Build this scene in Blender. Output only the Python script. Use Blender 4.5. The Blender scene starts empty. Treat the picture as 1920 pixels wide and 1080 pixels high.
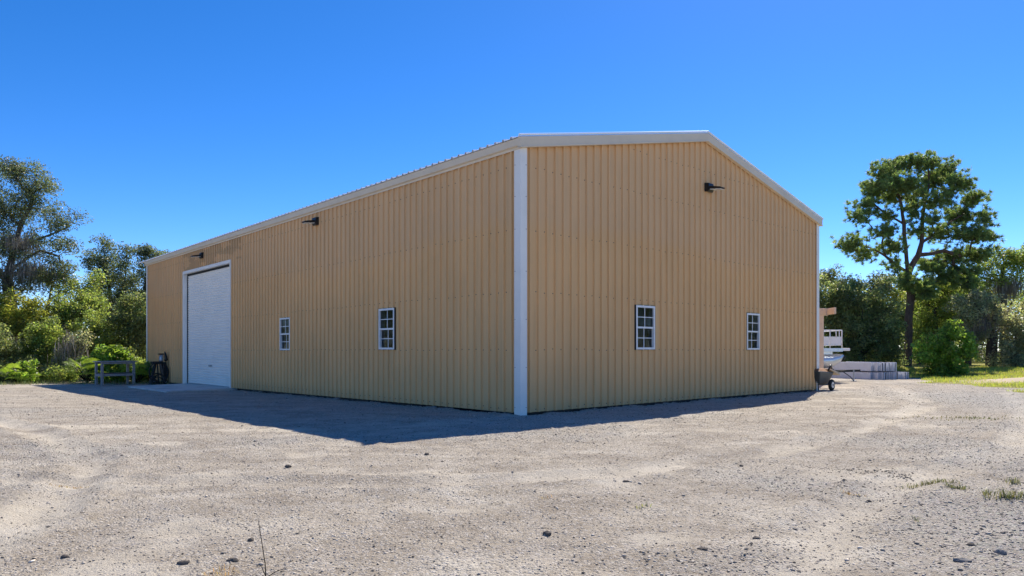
import bpy, math, random
import numpy as np
from mathutils import Vector, Matrix

# ------------------------------------------------------------------ camera, world, sun
scene = bpy.context.scene
FPX, YH, CAMH = 1320.5, 656.5, 1.225          # focal length / horizon in photo pixels (1920 wide)
cam_d = bpy.data.cameras.new("camera")
cam = bpy.data.objects.new("camera", cam_d)
scene.collection.objects.link(cam)
cam.location = (0, 0, CAMH)
cam.rotation_euler = (math.radians(90), 0, 0)
cam_d.sensor_width = 36.0
cam_d.lens = 36.0 * FPX / 1920.0
cam_d.shift_y = (YH - 540.0) / 1920.0
cam_d.clip_end = 3000
scene.camera = cam
scene.render.resolution_x, scene.render.resolution_y = 1024, 576

SUN = Vector((.3945, .758, 1.0)).normalized()
world = bpy.data.worlds.new("World")
scene.world = world
world.use_nodes = True
wn, wl = world.node_tree.nodes, world.node_tree.links
wn.clear()
sky = wn.new("ShaderNodeTexSky")
sky.sky_type = 'NISHITA'
sky.sun_disc = False
sky.sun_elevation = math.asin(SUN.z)
sky.sun_rotation = math.atan2(SUN.x, SUN.y)
sky.air_density, sky.ozone_density = 0.6, 5.0
SKY_DUST, SKY_GAMMA, SKY_SAT, SKY_GAIN, SKY_STR = 0.08, 1.06, 1.30, (1.0, .88, .86), 0.138
sky.dust_density = SKY_DUST
def vscale(sock, k):
    m_ = wn.new("ShaderNodeVectorMath"); m_.operation = 'MULTIPLY'; m_.inputs[1].default_value = k
    wl.new(sock, m_.inputs[0]); return m_.outputs[0]
gam = wn.new("ShaderNodeGamma")                       # overall contrast of the clear sky
gam.inputs[1].default_value = SKY_GAMMA
wl.new(vscale(sky.outputs[0], (.12, .12, .12)), gam.inputs[0])
hsv = wn.new("ShaderNodeHueSaturation")
hsv.inputs['Saturation'].default_value = SKY_SAT
bg = wn.new("ShaderNodeBackground")
bg.inputs['Strength'].default_value = SKY_STR
wo = wn.new("ShaderNodeOutputWorld")
wl.new(vscale(gam.outputs[0], tuple(g / .12 for g in SKY_GAIN)), hsv.inputs['Color'])
wl.new(hsv.outputs[0], bg.inputs[0])
wl.new(bg.outputs[0], wo.inputs[0])

sun_d = bpy.data.lights.new("sun", 'SUN')
sun_d.energy = 3.7
sun_d.angle = math.radians(0.5)
sun_d.color = (1.0, 0.91, 0.78)
sun = bpy.data.objects.new("sun", sun_d)
scene.collection.objects.link(sun)
sun.rotation_euler = SUN.to_track_quat('Z', 'Y').to_euler()
sun.location = (20, 40, 60)

scene.view_settings.view_transform = 'Standard'
scene.view_settings.look = 'None'
scene.view_settings.gamma = 1.0
scene.view_settings.exposure = 0.92
scene.view_settings.use_curve_mapping = False

# ------------------------------------------------------------------ helpers
COL = scene.collection
def at(px, py, Y):
    """point of the place seen at photo pixel (px, py) when it stands Y metres ahead"""
    return Vector(((px - 960.0) / FPX * Y, Y, CAMH - (py - YH) / FPX * Y))

class MB:
    def __init__(s): s.v, s.f, s.m = [], [], []
    def face(s, pts, m=0):
        b = len(s.v); s.v += [tuple(p) for p in pts]; s.f.append(tuple(range(b, b + len(pts)))); s.m.append(m)
    def hexa(s, p, m=0):          # 8 corners, bottom ring 0-3, top ring 4-7
        b = len(s.v); s.v += [tuple(q) for q in p]
        for q in ((3,2,1,0),(4,5,6,7),(0,1,5,4),(1,2,6,5),(2,3,7,6),(3,0,4,7)):
            s.f.append(tuple(b + i for i in q)); s.m.append(m)
    def box(s, x0, x1, y0, y1, z0, z1, m=0, M=None):
        p = [(x0,y0,z0),(x1,y0,z0),(x1,y1,z0),(x0,y1,z0),(x0,y0,z1),(x1,y0,z1),(x1,y1,z1),(x0,y1,z1)]
        if M: p = [M @ Vector(q) for q in p]
        s.hexa(p, m)
    def bar(s, a, b, w, h, m=0, up=(0,0,1)):
        a, b = Vector(a), Vector(b); d = (b - a).normalized(); u = Vector(up)
        if abs(d.dot(u)) > .98: u = Vector((0,1,0))
        r = d.cross(u).normalized() * w / 2; t = r.cross(d).normalized() * h / 2
        s.hexa([a-r-t, a+r-t, b+r-t, b-r-t, a-r+t, a+r+t, b+r+t, b-r+t], m)
    def prism(s, pts, d, m=0):    # polygon pts extruded by vector d
        n = len(pts); b = len(s.v); d = Vector(d)
        s.v += [tuple(p) for p in pts] + [tuple(Vector(p) + d) for p in pts]
        s.f.append(tuple(range(b + n - 1, b - 1, -1))); s.m.append(m)
        s.f.append(tuple(range(b + n, b + 2 * n))); s.m.append(m)
        for i in range(n):
            j = (i + 1) % n; s.f.append((b+i, b+j, b+n+j, b+n+i)); s.m.append(m)
    def tube(s, pts, rad, n=8, m=0, cap=True):
        pts = [Vector(p) for p in pts]
        if not hasattr(rad, '__len__'): rad = [rad] * len(pts)
        b = len(s.v); prev = None
        for i, p in enumerate(pts):
            t = (pts[min(i+1, len(pts)-1)] - pts[max(i-1, 0)]).normalized()
            if prev is None:
                a = t.cross(Vector((0.13, 0.21, 1)))
                if a.length < .1: a = t.cross(Vector((1, 0, 0)))
            else: a = prev - t * prev.dot(t)
            a.normalize(); prev = a; c = t.cross(a)
            for k in range(n):
                g = 2 * math.pi * k / n
                s.v.append(tuple(p + (a * math.cos(g) + c * math.sin(g)) * rad[i]))
        for i in range(len(pts) - 1):
            for k in range(n):
                q = (k + 1) % n
                s.f.append((b+i*n+k, b+i*n+q, b+(i+1)*n+q, b+(i+1)*n+k)); s.m.append(m)
        if cap:
            s.f.append(tuple(b + k for k in reversed(range(n)))); s.m.append(m)
            s.f.append(tuple(b + (len(pts)-1)*n + k for k in range(n))); s.m.append(m)
    def torus(s, c, axis, R, r, n=24, k=8, m=0):
        axis = Vector(axis).normalized(); a = axis.orthogonal().normalized(); e = axis.cross(a); c = Vector(c); b = len(s.v)
        for i in range(n):
            g = 2*math.pi*i/n; d = a*math.cos(g) + e*math.sin(g)
            for j in range(k):
                h = 2*math.pi*j/k; s.v.append(tuple(c + d*(R + r*math.cos(h)) + axis*r*math.sin(h)))
        for i in range(n):
            for j in range(k):
                i2, j2 = (i+1) % n, (j+1) % k
                s.f.append((b+i*k+j, b+i2*k+j, b+i2*k+j2, b+i*k+j2)); s.m.append(m)
    def build(s, name, mat, parent=None, smooth=False, bevel=0):
        me = bpy.data.meshes.new(name)
        me.from_pydata(s.v, [], s.f)
        for mm in (mat if isinstance(mat, (list, tuple)) else [mat]): me.materials.append(mm)
        if any(s.m): me.polygons.foreach_set('material_index', s.m)
        if smooth: me.polygons.foreach_set('use_smooth', [True] * len(s.f))
        me.update()
        o = bpy.data.objects.new(name, me); COL.objects.link(o)
        if parent: o.parent = parent
        if bevel:
            b = o.modifiers.new('bevel', 'BEVEL'); b.width = bevel; b.segments = 2; b.limit_method = 'ANGLE'
        return o

def empty(name, loc=(0,0,0), rz=0.0, parent=None):
    o = bpy.data.objects.new(name, None); COL.objects.link(o)
    o.location = loc; o.rotation_euler = (0, 0, rz); o.empty_display_size = .2
    if parent: o.parent = parent
    return o
def lab(o, label, cat, group=None):
    o['label'] = label; o['category'] = cat
    if group: o['group'] = group
    return o
def kind(o, k): o['kind'] = k; return o

def np_mesh(name, verts, tris, mat, parent=None, col=None, smooth=False, nper=3):
    """fast mesh from numpy: verts (n,3), faces (m,nper), optional per-vertex colour"""
    me = bpy.data.meshes.new(name)
    nv, nf = len(verts), len(tris)
    me.vertices.add(nv); me.loops.add(nf * nper); me.polygons.add(nf)
    me.vertices.foreach_set('co', np.ascontiguousarray(verts, dtype=np.float32).ravel())
    me.loops.foreach_set('vertex_index', np.ascontiguousarray(tris, dtype=np.int32).ravel())
    me.polygons.foreach_set('loop_start', np.arange(0, nf * nper, nper, dtype=np.int32))
    me.polygons.foreach_set('loop_total', np.full(nf, nper, dtype=np.int32))
    if smooth: me.polygons.foreach_set('use_smooth', np.ones(nf, dtype=bool))
    me.materials.append(mat)
    if col is not None:
        a = me.color_attributes.new('tint', 'FLOAT_COLOR', 'POINT')
        c = np.ones((nv, 4), dtype=np.float32); c[:, :col.shape[1]] = col
        a.data.foreach_set('color', c.ravel())
    me.update(calc_edges=True); me.validate()
    o = bpy.data.objects.new(name, me); COL.objects.link(o)
    if parent: o.parent = parent
    return o

# ------------------------------------------------------------------ materials
class NT:
    def __init__(s, name):
        s.mat = bpy.data.materials.new(name); s.mat.use_nodes = True
        s.t = s.mat.node_tree; s.t.nodes.clear()
        s.out = s.n('ShaderNodeOutputMaterial')
    def n(s, typ, **kw):
        x = s.t.nodes.new(typ)
        for k, v in kw.items():
            if k.startswith('i_'): x.inputs[k[2:].replace('_', ' ')].default_value = v
            else: setattr(x, k, v)
        return x
    def l(s, a, b): s.t.links.new(a, b)
    def noise(s, scale, detail=4, rough=.55, co=None, dist=0):
        x = s.n('ShaderNodeTexNoise'); x.inputs['Scale'].default_value = scale
        x.inputs['Detail'].default_value = detail; x.inputs['Roughness'].default_value = rough
        x.inputs['Distortion'].default_value = dist
        if co: s.l(co, x.inputs['Vector'])
        return x.outputs['Fac']
    def ramp(s, fac, stops):
        x = s.n('ShaderNodeValToRGB'); e = x.color_ramp.elements
        while len(e) < len(stops): e.new(.5)
        for i, (p, c) in enumerate(stops):
            e[i].position = p; e[i].color = (*c, 1) if len(c) == 3 else c
        s.l(fac, x.inputs[0]); return x.outputs['Color']
    def mix(s, fac, a, b, mode='MIX'):
        x = s.n('ShaderNodeMix', data_type='RGBA', blend_type=mode)
        for q, sock in ((fac, x.inputs[0]), (a, x.inputs[6]), (b, x.inputs[7])):
            if isinstance(q, (int, float)): sock.default_value = q
            elif isinstance(q, tuple): sock.default_value = (*q, 1) if len(q) == 3 else q
            else: s.l(q, sock)
        return x.outputs[2]
    def math(s, op, a, b=0.0):
        x = s.n('ShaderNodeMath', operation=op)
        for i, q in enumerate((a, b)):
            if isinstance(q, (int, float)): x.inputs[i].default_value = q
            else: s.l(q, x.inputs[i])
        return x.outputs[0]
    def coord(s, which='Object'): return s.n('ShaderNodeTexCoord').outputs[which]
    def geo_pos(s): return s.n('ShaderNodeNewGeometry').outputs['Position']
    def scaled(s, co, sc):
        x = s.n('ShaderNodeMapping'); x.inputs['Scale'].default_value = sc; s.l(co, x.inputs[0]); return x.outputs[0]
    def bsdf(s, col, rough=.6, metal=0.0, bump=None, bstr=.2, bdist=.01, spec=.5):
        b = s.n('ShaderNodeBsdfPrincipled')
        for q, k in ((col, 'Base Color'), (rough, 'Roughness')):
            if isinstance(q, tuple): b.inputs[k].default_value = (*q, 1)
            elif isinstance(q, (int, float)): b.inputs[k].default_value = q
            else: s.l(q, b.inputs[k])
        b.inputs['Metallic'].default_value = metal
        b.inputs['Specular IOR Level'].default_value = spec
        if bump is not None:
            x = s.n('ShaderNodeBump'); x.inputs['Strength'].default_value = bstr; x.inputs['Distance'].default_value = bdist
            s.l(bump, x.inputs['Height']); s.l(x.outputs[0], b.inputs['Normal'])
        return b
    def done(s, b): s.l(b.outputs[0], s.out.inputs['Surface']); return s.mat

def painted(name, col, rough=.5, var=.12, scale=3.0, spec=.4, metal=0.0, grime=.25):
    t = NT(name); p = t.geo_pos()
    n1 = t.noise(scale, 5, .6, p); n2 = t.noise(scale * 14, 3, .6, p)
    dark = tuple(c * (1 - var * 2) for c in col); lite = tuple(min(1, c * (1 + var)) for c in col)
    c = t.ramp(n1, [(.25, dark), (.5, col), (.8, lite)])
    c = t.mix(t.math('MULTIPLY', t.math('GREATER_THAN', n2, .68), grime), c, tuple(x * .5 for x in col))
    return t.done(t.bsdf(c, rough, metal, n2, .12, .004, spec))

def wall_material(name, col, blotched=False):
    t = NT(name); p = t.coord('Object')
    big = t.noise(.45, 4, .55, p)
    streak = t.noise(1.0, 5, .6, t.scaled(p, (9, 9, .35)))
    fine = t.noise(60, 3, .6, p)
    c = t.ramp(big, [(.25, tuple(x * .9 for x in col)), (.55, col), (.85, (col[0] * 1.06, col[1] * 1.03, col[2] * 1.0))])
    c = t.mix(t.math('MULTIPLY', t.math('MAXIMUM', t.math('SUBTRACT', streak, .5), 0.0), 1.3), c, tuple(x * .62 for x in col))
    # splashed soil along the foot of the wall
    sep = t.n('ShaderNodeSeparateXYZ'); t.l(p, sep.inputs[0])
    low = t.math('SUBTRACT', .7, t.math('MULTIPLY', sep.outputs[2], 2.6))
    low = t.math('MULTIPLY', low, t.noise(2.2, 5, .7, t.scaled(p, (3, 3, 1))))
    lowc = t.n('ShaderNodeClamp'); t.l(low, lowc.inputs[0])
    c = t.mix(t.math('MULTIPLY', lowc.outputs[0], .55), c, (.24, .19, .14))
    if blotched:   # brown blotches on the sheets above the roll-up door
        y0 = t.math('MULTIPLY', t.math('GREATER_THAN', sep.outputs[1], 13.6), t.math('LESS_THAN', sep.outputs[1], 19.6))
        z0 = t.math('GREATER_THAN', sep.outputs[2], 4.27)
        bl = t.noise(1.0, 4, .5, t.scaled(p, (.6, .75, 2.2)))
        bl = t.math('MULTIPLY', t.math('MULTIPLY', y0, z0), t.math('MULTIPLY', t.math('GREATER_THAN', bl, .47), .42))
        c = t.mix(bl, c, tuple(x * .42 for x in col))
    oi = t.n('ShaderNodeObjectInfo').outputs['Random']
    c = t.mix(t.math('MULTIPLY', oi, .10), c, tuple(x * .55 for x in col))
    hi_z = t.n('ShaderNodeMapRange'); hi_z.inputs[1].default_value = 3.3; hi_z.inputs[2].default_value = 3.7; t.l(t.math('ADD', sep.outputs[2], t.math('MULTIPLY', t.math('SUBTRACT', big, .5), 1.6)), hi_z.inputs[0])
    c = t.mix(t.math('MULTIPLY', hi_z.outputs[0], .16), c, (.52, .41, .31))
    wavy = t.math('ADD', t.math('MULTIPLY', fine, .08), t.noise(1.6, 3, .5, t.scaled(p, (1.4, 1.4, .5))))
    return t.done(t.bsdf(c, .5, 0, wavy, .5, .02, .10))

def leaf_material(name, col, trans=.38, tcol=None, rough=.42):
    t = NT(name)
    a = t.n('ShaderNodeAttribute', attribute_name='tint').outputs['Color']
    c = t.mix(1.0, col, a, 'MULTIPLY')
    tc = t.mix(1.0, tcol or (col[0] * 3.3, col[1] * 3.1, col[2] * 1.7), a, 'MULTIPLY')
    b = t.bsdf(c, rough, 0, spec=.38)
    tr = t.n('ShaderNodeBsdfTranslucent'); t.l(tc, tr.inputs[0])
    mx = t.n('ShaderNodeMixShader'); mx.inputs[0].default_value = trans
    t.l(b.outputs[0], mx.inputs[1]); t.l(tr.outputs[0], mx.inputs[2])
    t.l(mx.outputs[0], t.out.inputs['Surface']); return t.mat

def bark_material(name, col):
    t = NT(name); p = t.geo_pos()
    n = t.noise(9, 5, .65, t.scaled(p, (1, 1, .3)))
    c = t.ramp(n, [(.3, tuple(x * .5 for x in col)), (.55, col), (.8, tuple(x * 1.6 for x in col))])
    return t.done(t.bsdf(c, .9, 0, n, .6, .03, .2))

def ground_material():
    t = NT('packed_sand_and_gravel'); p = t.geo_pos()
    a = t.n('ShaderNodeAttribute', attribute_name='tint').outputs['Color']   # r gravel share, g smooth sand share, b leaf litter
    sep = t.n('ShaderNodeSeparateColor'); t.l(a, sep.inputs[0])
    n_big = t.noise(.55, 5, .6, p); n_mid = t.noise(3.2, 6, .65, p); n_sm = t.noise(24, 5, .7, p)
    n_fine = t.noise(95, 3, .7, p); n_grain = t.noise(260, 2, .6, p)
    n_patch = t.noise(1.15, 8, .72, t.scaled(p, (.75, 1.25, 1)), .4)
    sand = t.ramp(n_mid, [(.26, (.37, .315, .25)), (.45, (.48, .42, .345)), (.62, (.555, .49, .415)), (.8, (.63, .57, .49))])
    grit = t.ramp(n_sm, [(.3, (.16, .128, .098)), (.5, (.31, .258, .205)), (.7, (.45, .385, .315))])
    gp = t.n('ShaderNodeMapRange'); gp.inputs[1].default_value = .46; gp.inputs[2].default_value = .60; t.l(n_patch, gp.inputs[0])
    sand = t.mix(t.math('MULTIPLY', gp.outputs[0], .85), sand, grit)
    lp = t.n('ShaderNodeMapRange'); lp.inputs[1].default_value = .44; lp.inputs[2].default_value = .32; t.l(n_patch, lp.inputs[0])
    sand = t.mix(t.math('MULTIPLY', lp.outputs[0], .85), sand, (.74, .68, .59))
    sand = t.mix(t.math('MULTIPLY', n_big, .25), sand, (.48, .43, .375))
    vor = t.n('ShaderNodeTexVoronoi'); vor.inputs['Scale'].default_value = 46; t.l(p, vor.inputs['Vector'])
    gravel = t.mix(.55, t.ramp(n_fine, [(.3, (.17, .155, .137)), (.5, (.38, .355, .32)), (.72, (.60, .565, .52))]), vor.outputs['Color'], 'SOFT_LIGHT')
    hs = t.n('ShaderNodeHueSaturation'); hs.inputs['Saturation'].default_value = .3; t.l(gravel, hs.inputs['Color'])
    gm = t.math('ADD', t.math('MULTIPLY', sep.outputs[0], 1.25), t.math('MULTIPLY', t.math('SUBTRACT', n_sm, .5), 1.5))
    gm = t.math('ADD', gm, t.math('MULTIPLY', t.math('SUBTRACT', n_mid, .5), 1.2))
    gc = t.n('ShaderNodeClamp'); t.l(gm, gc.inputs[0])
    c = t.mix(t.math('MULTIPLY', gc.outputs[0], .85), sand, hs.outputs[0])
    # dark grit specks lying in the sand
    sp = t.math('GREATER_THAN', t.math('ADD', n_fine, t.math('MULTIPLY', n_sm, .55)), .93)
    c = t.mix(t.math('MULTIPLY', sp, .55), c, (.12, .10, .08))
    sp2 = t.math('GREATER_THAN', n_grain, .64)
    c = t.mix(t.math('MULTIPLY', sp2, .30), c, (.17, .15, .125))
    c = t.mix(t.math('MULTIPLY', sep.outputs[1], .52), c, (.68, .625, .54))
    c = t.mix(1.0, c, (1.01, 1.01, .965), 'MULTIPLY')
    c = t.mix(sep.outputs[2], c, t.ramp(n_sm, [(.3, (.06, .045, .028)), (.6, (.16, .13, .075)), (.8, (.24, .2, .11))]))
    v2 = t.n('ShaderNodeTexVoronoi'); v2.inputs['Scale'].default_value = 58; t.l(p, v2.inputs['Vector'])
    v2h = t.n('ShaderNodeSeparateColor'); t.l(v2.outputs['Color'], v2h.inputs[0])
    chip = t.math('MULTIPLY', t.math('GREATER_THAN', v2h.outputs[0], .45), t.math('SUBTRACT', 1.0, sep.outputs[1]))
    c = t.mix(t.math('MULTIPLY', chip, .48), c, t.ramp(v2h.outputs[1], [(.0, (.20, .18, .15)), (.5, (.48, .44, .385)), (1.0, (.78, .735, .67))]))
    chiph = t.math('MULTIPLY', chip, t.math('SUBTRACT', .6, v2.outputs['Distance']))
    h = t.math('ADD', t.math('ADD', t.math('MULTIPLY', chiph, .8), t.math('MULTIPLY', n_fine, .5)), t.math('ADD', t.math('MULTIPLY', n_grain, .25), t.math('MULTIPLY', n_sm, 1.1)))
    return t.done(t.bsdf(c, .95, 0, h, 1.0, .026, .15))

def grass_floor_material():
    t = NT('lawn_soil'); p = t.geo_pos()
    n1 = t.noise(.9, 5, .65, p); n2 = t.noise(30, 4, .7, p)
    a = t.n('ShaderNodeAttribute', attribute_name='tint').outputs['Color']
    sep = t.n('ShaderNodeSeparateColor'); t.l(a, sep.inputs[0])
    c = t.ramp(n1, [(.28, (.17, .17, .045)), (.5, (.30, .285, .08)), (.75, (.40, .36, .13))])
    c = t.mix(t.math('MULTIPLY', n2, .45), c, (.12, .13, .04))
    c = t.mix(sep.outputs[0], c, (.56, .47, .34))
    return t.done(t.bsdf(c, .95, 0, n2, .8, .03, .1))

def stone_material():
    t = NT('loose_stone'); p = t.geo_pos()
    a = t.n('ShaderNodeAttribute', attribute_name='tint').outputs['Color']
    n = t.noise(70, 3, .6, p)
    c = t.mix(t.math('MULTIPLY', n, .35), a, (.2, .18, .16))
    return t.done(t.bsdf(c, .9, 0, n, .3, .004, .2))

def concrete_material():
    t = NT('concrete'); p = t.geo_pos()
    n1 = t.noise(1.4, 5, .65, p); n2 = t.noise(40, 4, .7, p)
    c = t.ramp(n1, [(.3, (.40, .385, .35)), (.5, (.60, .58, .53)), (.75, (.70, .68, .63))])
    c = t.mix(t.math('MULTIPLY', n2, .25), c, (.32, .30, .27))
    return t.done(t.bsdf(c, .85, 0, n2, .25, .006, .2))

def glass_material():
    t = NT('window_glass')
    tr = t.n('ShaderNodeBsdfTransparent'); tr.inputs[0].default_value = (.30, .33, .33, 1)
    gl = t.n('ShaderNodeBsdfGlossy'); gl.inputs['Roughness'].default_value = .03; gl.inputs[0].default_value = (.6, .64, .66, 1)
    nb = t.n('ShaderNodeBump'); nb.inputs['Strength'].default_value = .06; nb.inputs['Distance'].default_value = .01
    t.l(t.noise(5, 2, .5, t.geo_pos()), nb.inputs['Height']); t.l(nb.outputs[0], gl.inputs['Normal'])
    fr = t.n('ShaderNodeFresnel'); fr.inputs[0].default_value = 1.45
    mx = t.n('ShaderNodeMixShader'); t.l(fr.outputs[0], mx.inputs[0]); t.l(tr.outputs[0], mx.inputs[1]); t.l(gl.outputs[0], mx.inputs[2])
    t.l(mx.outputs[0], t.out.inputs['Surface']); return t.mat

TAN = (.82, .50, .23)
M = dict(
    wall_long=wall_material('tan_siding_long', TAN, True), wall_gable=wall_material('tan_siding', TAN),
    trim=painted('white_trim', (.87, .83, .75), .55, .04, 2, spec=.15, grime=.1),
    stone_trim=painted('stone_coloured_trim', (.72, .60, .44), .5, .05, 2, spec=.2, grime=.12),
    roof=painted('white_roof_sheet', (.80, .80, .80), .35, .04, 2),
    flash=painted('bright_metal_flashing', (.85, .86, .88), .22, .03, 2, metal=.7),
    footing=painted('gap_shade_footing', (.10, .09, .08), .9),  # near-black so the colour itself carries the shadow gap under the sheets
    liner=painted('inner_liner', (.09, .08, .07), .8), screw=painted('screw_head', (.14, .10, .07), .5),
    curtain=painted('white_steel_door', (.87, .82, .73), .55, .03, 1.5, spec=.15, grime=.08),
    gasket=painted('black_rubber', (.015, .015, .016), .7),
    vinyl=painted('white_vinyl', (.84, .81, .76), .35, .03, 4, grime=.05), glass=glass_material(),
    black=painted('black_metal', (.014, .014, .015), .38, .1, 6), lens=painted('lamp_lens', (.75, .72, .66), .25, .04),
    concrete=concrete_material(), ground=ground_material(), lawn=grass_floor_material(), stone=stone_material(),
    greywood=painted('weathered_grey_wood', (.31, .295, .285), .85, .2, 12), darkwood=painted('damp_wood', (.12, .10, .09), .85, .2, 12),
    alu=painted('aluminium', (.62, .65, .68), .32, .06, 5, metal=.65), white=painted('white_gelcoat', (.78, .79, .80), .3, .03, 4),
    postpaint=painted('tan_painted_post', (.58, .47, .36), .6, .06, 4), galv=painted('galvanised_steel', (.40, .42, .44), .45, .1, 8, metal=.5),
    rubber=painted('tyre_rubber', (.02, .02, .02), .85), poly=painted('grey_plastic_tub', (.055, .065, .068), .5, .1, 6),
    load=painted('brown_load', (.26, .13, .06), .8, .3, 12), cloth=painted('tan_tarp', (.50, .40, .28), .9, .1, 8),
    panelw=painted('white_panel_sheet', (.66, .67, .71), .45, .06, 3), foam=painted('panel_edge', (.07, .075, .09), .8, .15, 8),
    cabinet=painted('pale_cabinet', (.72, .64, .50), .6), bark=bark_material('oak_bark', (.10, .082, .066)),
    pinebark=bark_material('pine_bark', (.115, .078, .06)), palebark=bark_material('pale_bark', (.25, .22, .18)),
    oak=leaf_material('oak_leaf', (.10, .128, .075), .36), green=leaf_material('green_leaf', (.145, .19, .062), .52),
    bright=leaf_material('bright_leaf', (.125, .20, .042), .52), yellow=leaf_material('yellow_green_leaf', (.17, .19, .045), .50),
    grey=leaf_material('grey_green_leaf', (.22, .24, .17), .42), dark=leaf_material('dark_leaf', (.13, .165, .08), .46),
    pine=leaf_material('pine_needles', (.12, .175, .07), .42), moss=leaf_material('hanging_moss', (.24, .22, .18), .35, (.34, .31, .26)),
    palm=leaf_material('palmetto_blade', (.14, .21, .035), .42), grass=leaf_material('grass_blade', (.22, .26, .065), .42),
    tuft=leaf_material('tuft_blade', (.17, .19, .07), .35, (.24, .27, .09)),
    dry=leaf_material('dry_stalk', (.26, .20, .10), .3),
)
rng = np.random.default_rng(7)
random.seed(7)

# ------------------------------------------------------------------ the lie of the land
TH = 0.732
CX, CY, W, L = 0.158, 13.144, 12.19, 24.53
V2 = np.array([math.cos(TH), math.sin(TH)]); U2 = np.array([-math.sin(TH), math.cos(TH)])
def loc2world(v, u, z=0): return Vector((CX + V2[0]*v + U2[0]*u, CY + V2[1]*v + U2[1]*u, z))
def to_local(x, y):
    dx, dy = x - CX, y - CY
    return dx*V2[0] + dy*V2[1], dx*U2[0] + dy*U2[1]

def vnoise(x, y, seed=0):
    xi, yi = np.floor(x).astype(np.int64), np.floor(y).astype(np.int64)
    fx, fy = x - xi, y - yi
    fx, fy = fx*fx*(3-2*fx), fy*fy*(3-2*fy)
    def h(a, b):
        n = (a * 374761393 + b * 668265263 + seed * 974711) & 0x7fffffff
        n = ((n ^ (n >> 13)) * 1274126177) & 0x7fffffff
        return ((n ^ (n >> 16)) & 0xffff) / 65535.0
    a, b, c, d = h(xi, yi), h(xi+1, yi), h(xi, yi+1), h(xi+1, yi+1)
    return (a*(1-fx) + b*fx)*(1-fy) + (c*(1-fx) + d*fx)*fy
def fbm(x, y, oct=4, seed=0):
    s, a, t = 0, 1.0, 0
    for i in range(oct):
        s = s + a*vnoise(x*2**i + 17.3*i, y*2**i + 5.1*i, seed+i); t += a; a *= .55
    return s / t
def sstep(a, b, x):
    t = np.clip((x-a)/(b-a), 0, 1); return t*t*(3-2*t)
def seg_dist(x, y, pts):
    d = np.full_like(x, 1e9)
    for (ax, ay), (bx, by) in zip(pts[:-1], pts[1:]):
        ex, ey = bx-ax, by-ay
        t = np.clip(((x-ax)*ex + (y-ay)*ey) / (ex*ex+ey*ey), 0, 1)
        d = np.minimum(d, np.hypot(x-ax-t*ex, y-ay-t*ey))
    return d
TRACKS = [[(13, 24), (9.2, 15.6), (5.2, 10.6), (3.1, 8.4), (1.0, 6.95), (-1.2, 6.4), (-4.5, 6.6), (-8, 8)],
          [(14, 20), (9.6, 13.0), (5.95, 8.4), (3.7, 6.6), (2.1, 4.8), (1.2, 3.0), (.5, 1)],
          [(-22, 22), (-12, 15), (-7.5, 11.0), (-4.6, 7.8), (-3.4, 5.0), (-3.2, 2)],
          [(-22, 19.6), (-12.4, 12.9), (-8.2, 9.2), (-6.0, 6.6), (-5.0, 3)]]
def base_height(x, y):
    v, u = to_local(x, y)
    z = -0.0075 * np.clip(u, 0, 32) * sstep(14, 4, v)
    return z
def relief(x, y):
    n = (fbm(x*.5, y*.5, 3, 3)-.5)*.05 + (fbm(x*2.1, y*2.1, 3, 9)-.5)*.030
    near = sstep(26, 10, np.hypot(x, y))
    lump = fbm(x*7, y*7, 3, 21)
    n = n + near*((lump-.5)*.022 + np.maximum(lump-.62, 0)*.05 + (vnoise(x*19, y*19, 5)-.5)*.007)
    for k, tr in enumerate(TRACKS):
        d = seg_dist(x, y, tr)
        n = n - .028*np.exp(-(d/.18)**2) + .022*np.exp(-((d-.31)/.10)**2)*(.5 + fbm(x*3, y*3, 2, 12))
    v, u = to_local(x, y)
    dw = np.maximum(np.maximum(-v, -u), 0)
    flat = sstep(0.0, .9, dw) * .8 + .2
    ins = (v > .02) & (u > .02) & (v < W) & (u < L)
    pile = .055*np.exp(-(dw/.22)**2)*np.maximum(fbm(x*2.3, y*2.3, 3, 71)-.32, 0)*2*((v < W+.1) & (u < 13.4))
    return np.where(ins, -.06, n*flat + pile)
def ground_z(x, y):
    x, y = np.asarray(x, float), np.asarray(y, float)
    return base_height(x, y) + relief(x, y)
def gz(x, y): return float(ground_z(np.array([x]), np.array([y]))[0])

def axis_steps(lo, f0, f1, hi, fine, grow=1.16, maxstep=60):
    mid = list(np.arange(f0, f1, fine)); s = fine; p = mid[-1]; up = []
    while p < hi: s = min(s*grow, maxstep); p += s; up.append(p)
    s = fine; p = mid[0]; dn = []
    while p > lo: s = min(s*grow, maxstep); p -= s; dn.append(p)
    return np.array(dn[::-1] + mid + up)
xs = axis_steps(-900, -9.5, 9.5, 900, .045, 1.055)
ys = axis_steps(-300, 3.2, 12.5, 1500, .041, 1.05)
GX, GY = np.meshgrid(xs, ys)
GZ = ground_z(GX, GY)
v_, u_ = to_local(GX, GY)
dwall = np.where((v_ < 0) | (u_ < 0), np.hypot(np.maximum(-v_, 0), np.maximum(-u_, 0)), 0)
gmask = sstep(1.5, .1, dwall) * ((u_ < L+2) & (v_ < W+.5)) * .75
gmask = np.maximum(gmask, sstep(2.0, 4.2, GX + .25*(5-GY)) * sstep(7.2, 4.2, GY) * .95)
gmask = np.maximum(gmask, sstep(8, 12, GX) * sstep(26, 17, GY) * .75)
gmask = np.maximum(gmask, sstep(.52, .72, fbm(GX*.35, GY*.35, 4, 31)) * .4)
smooth = np.zeros_like(GX)
for tr in TRACKS:
    dd = seg_dist(GX, GY, tr) + (fbm(GX*1.4, GY*1.4, 3, 8)-.5)*.5
    smooth = np.maximum(smooth, sstep(.36, .10, dd) * sstep(.30, .52, fbm(GX*.8, GY*.8, 3, 77)))
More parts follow.
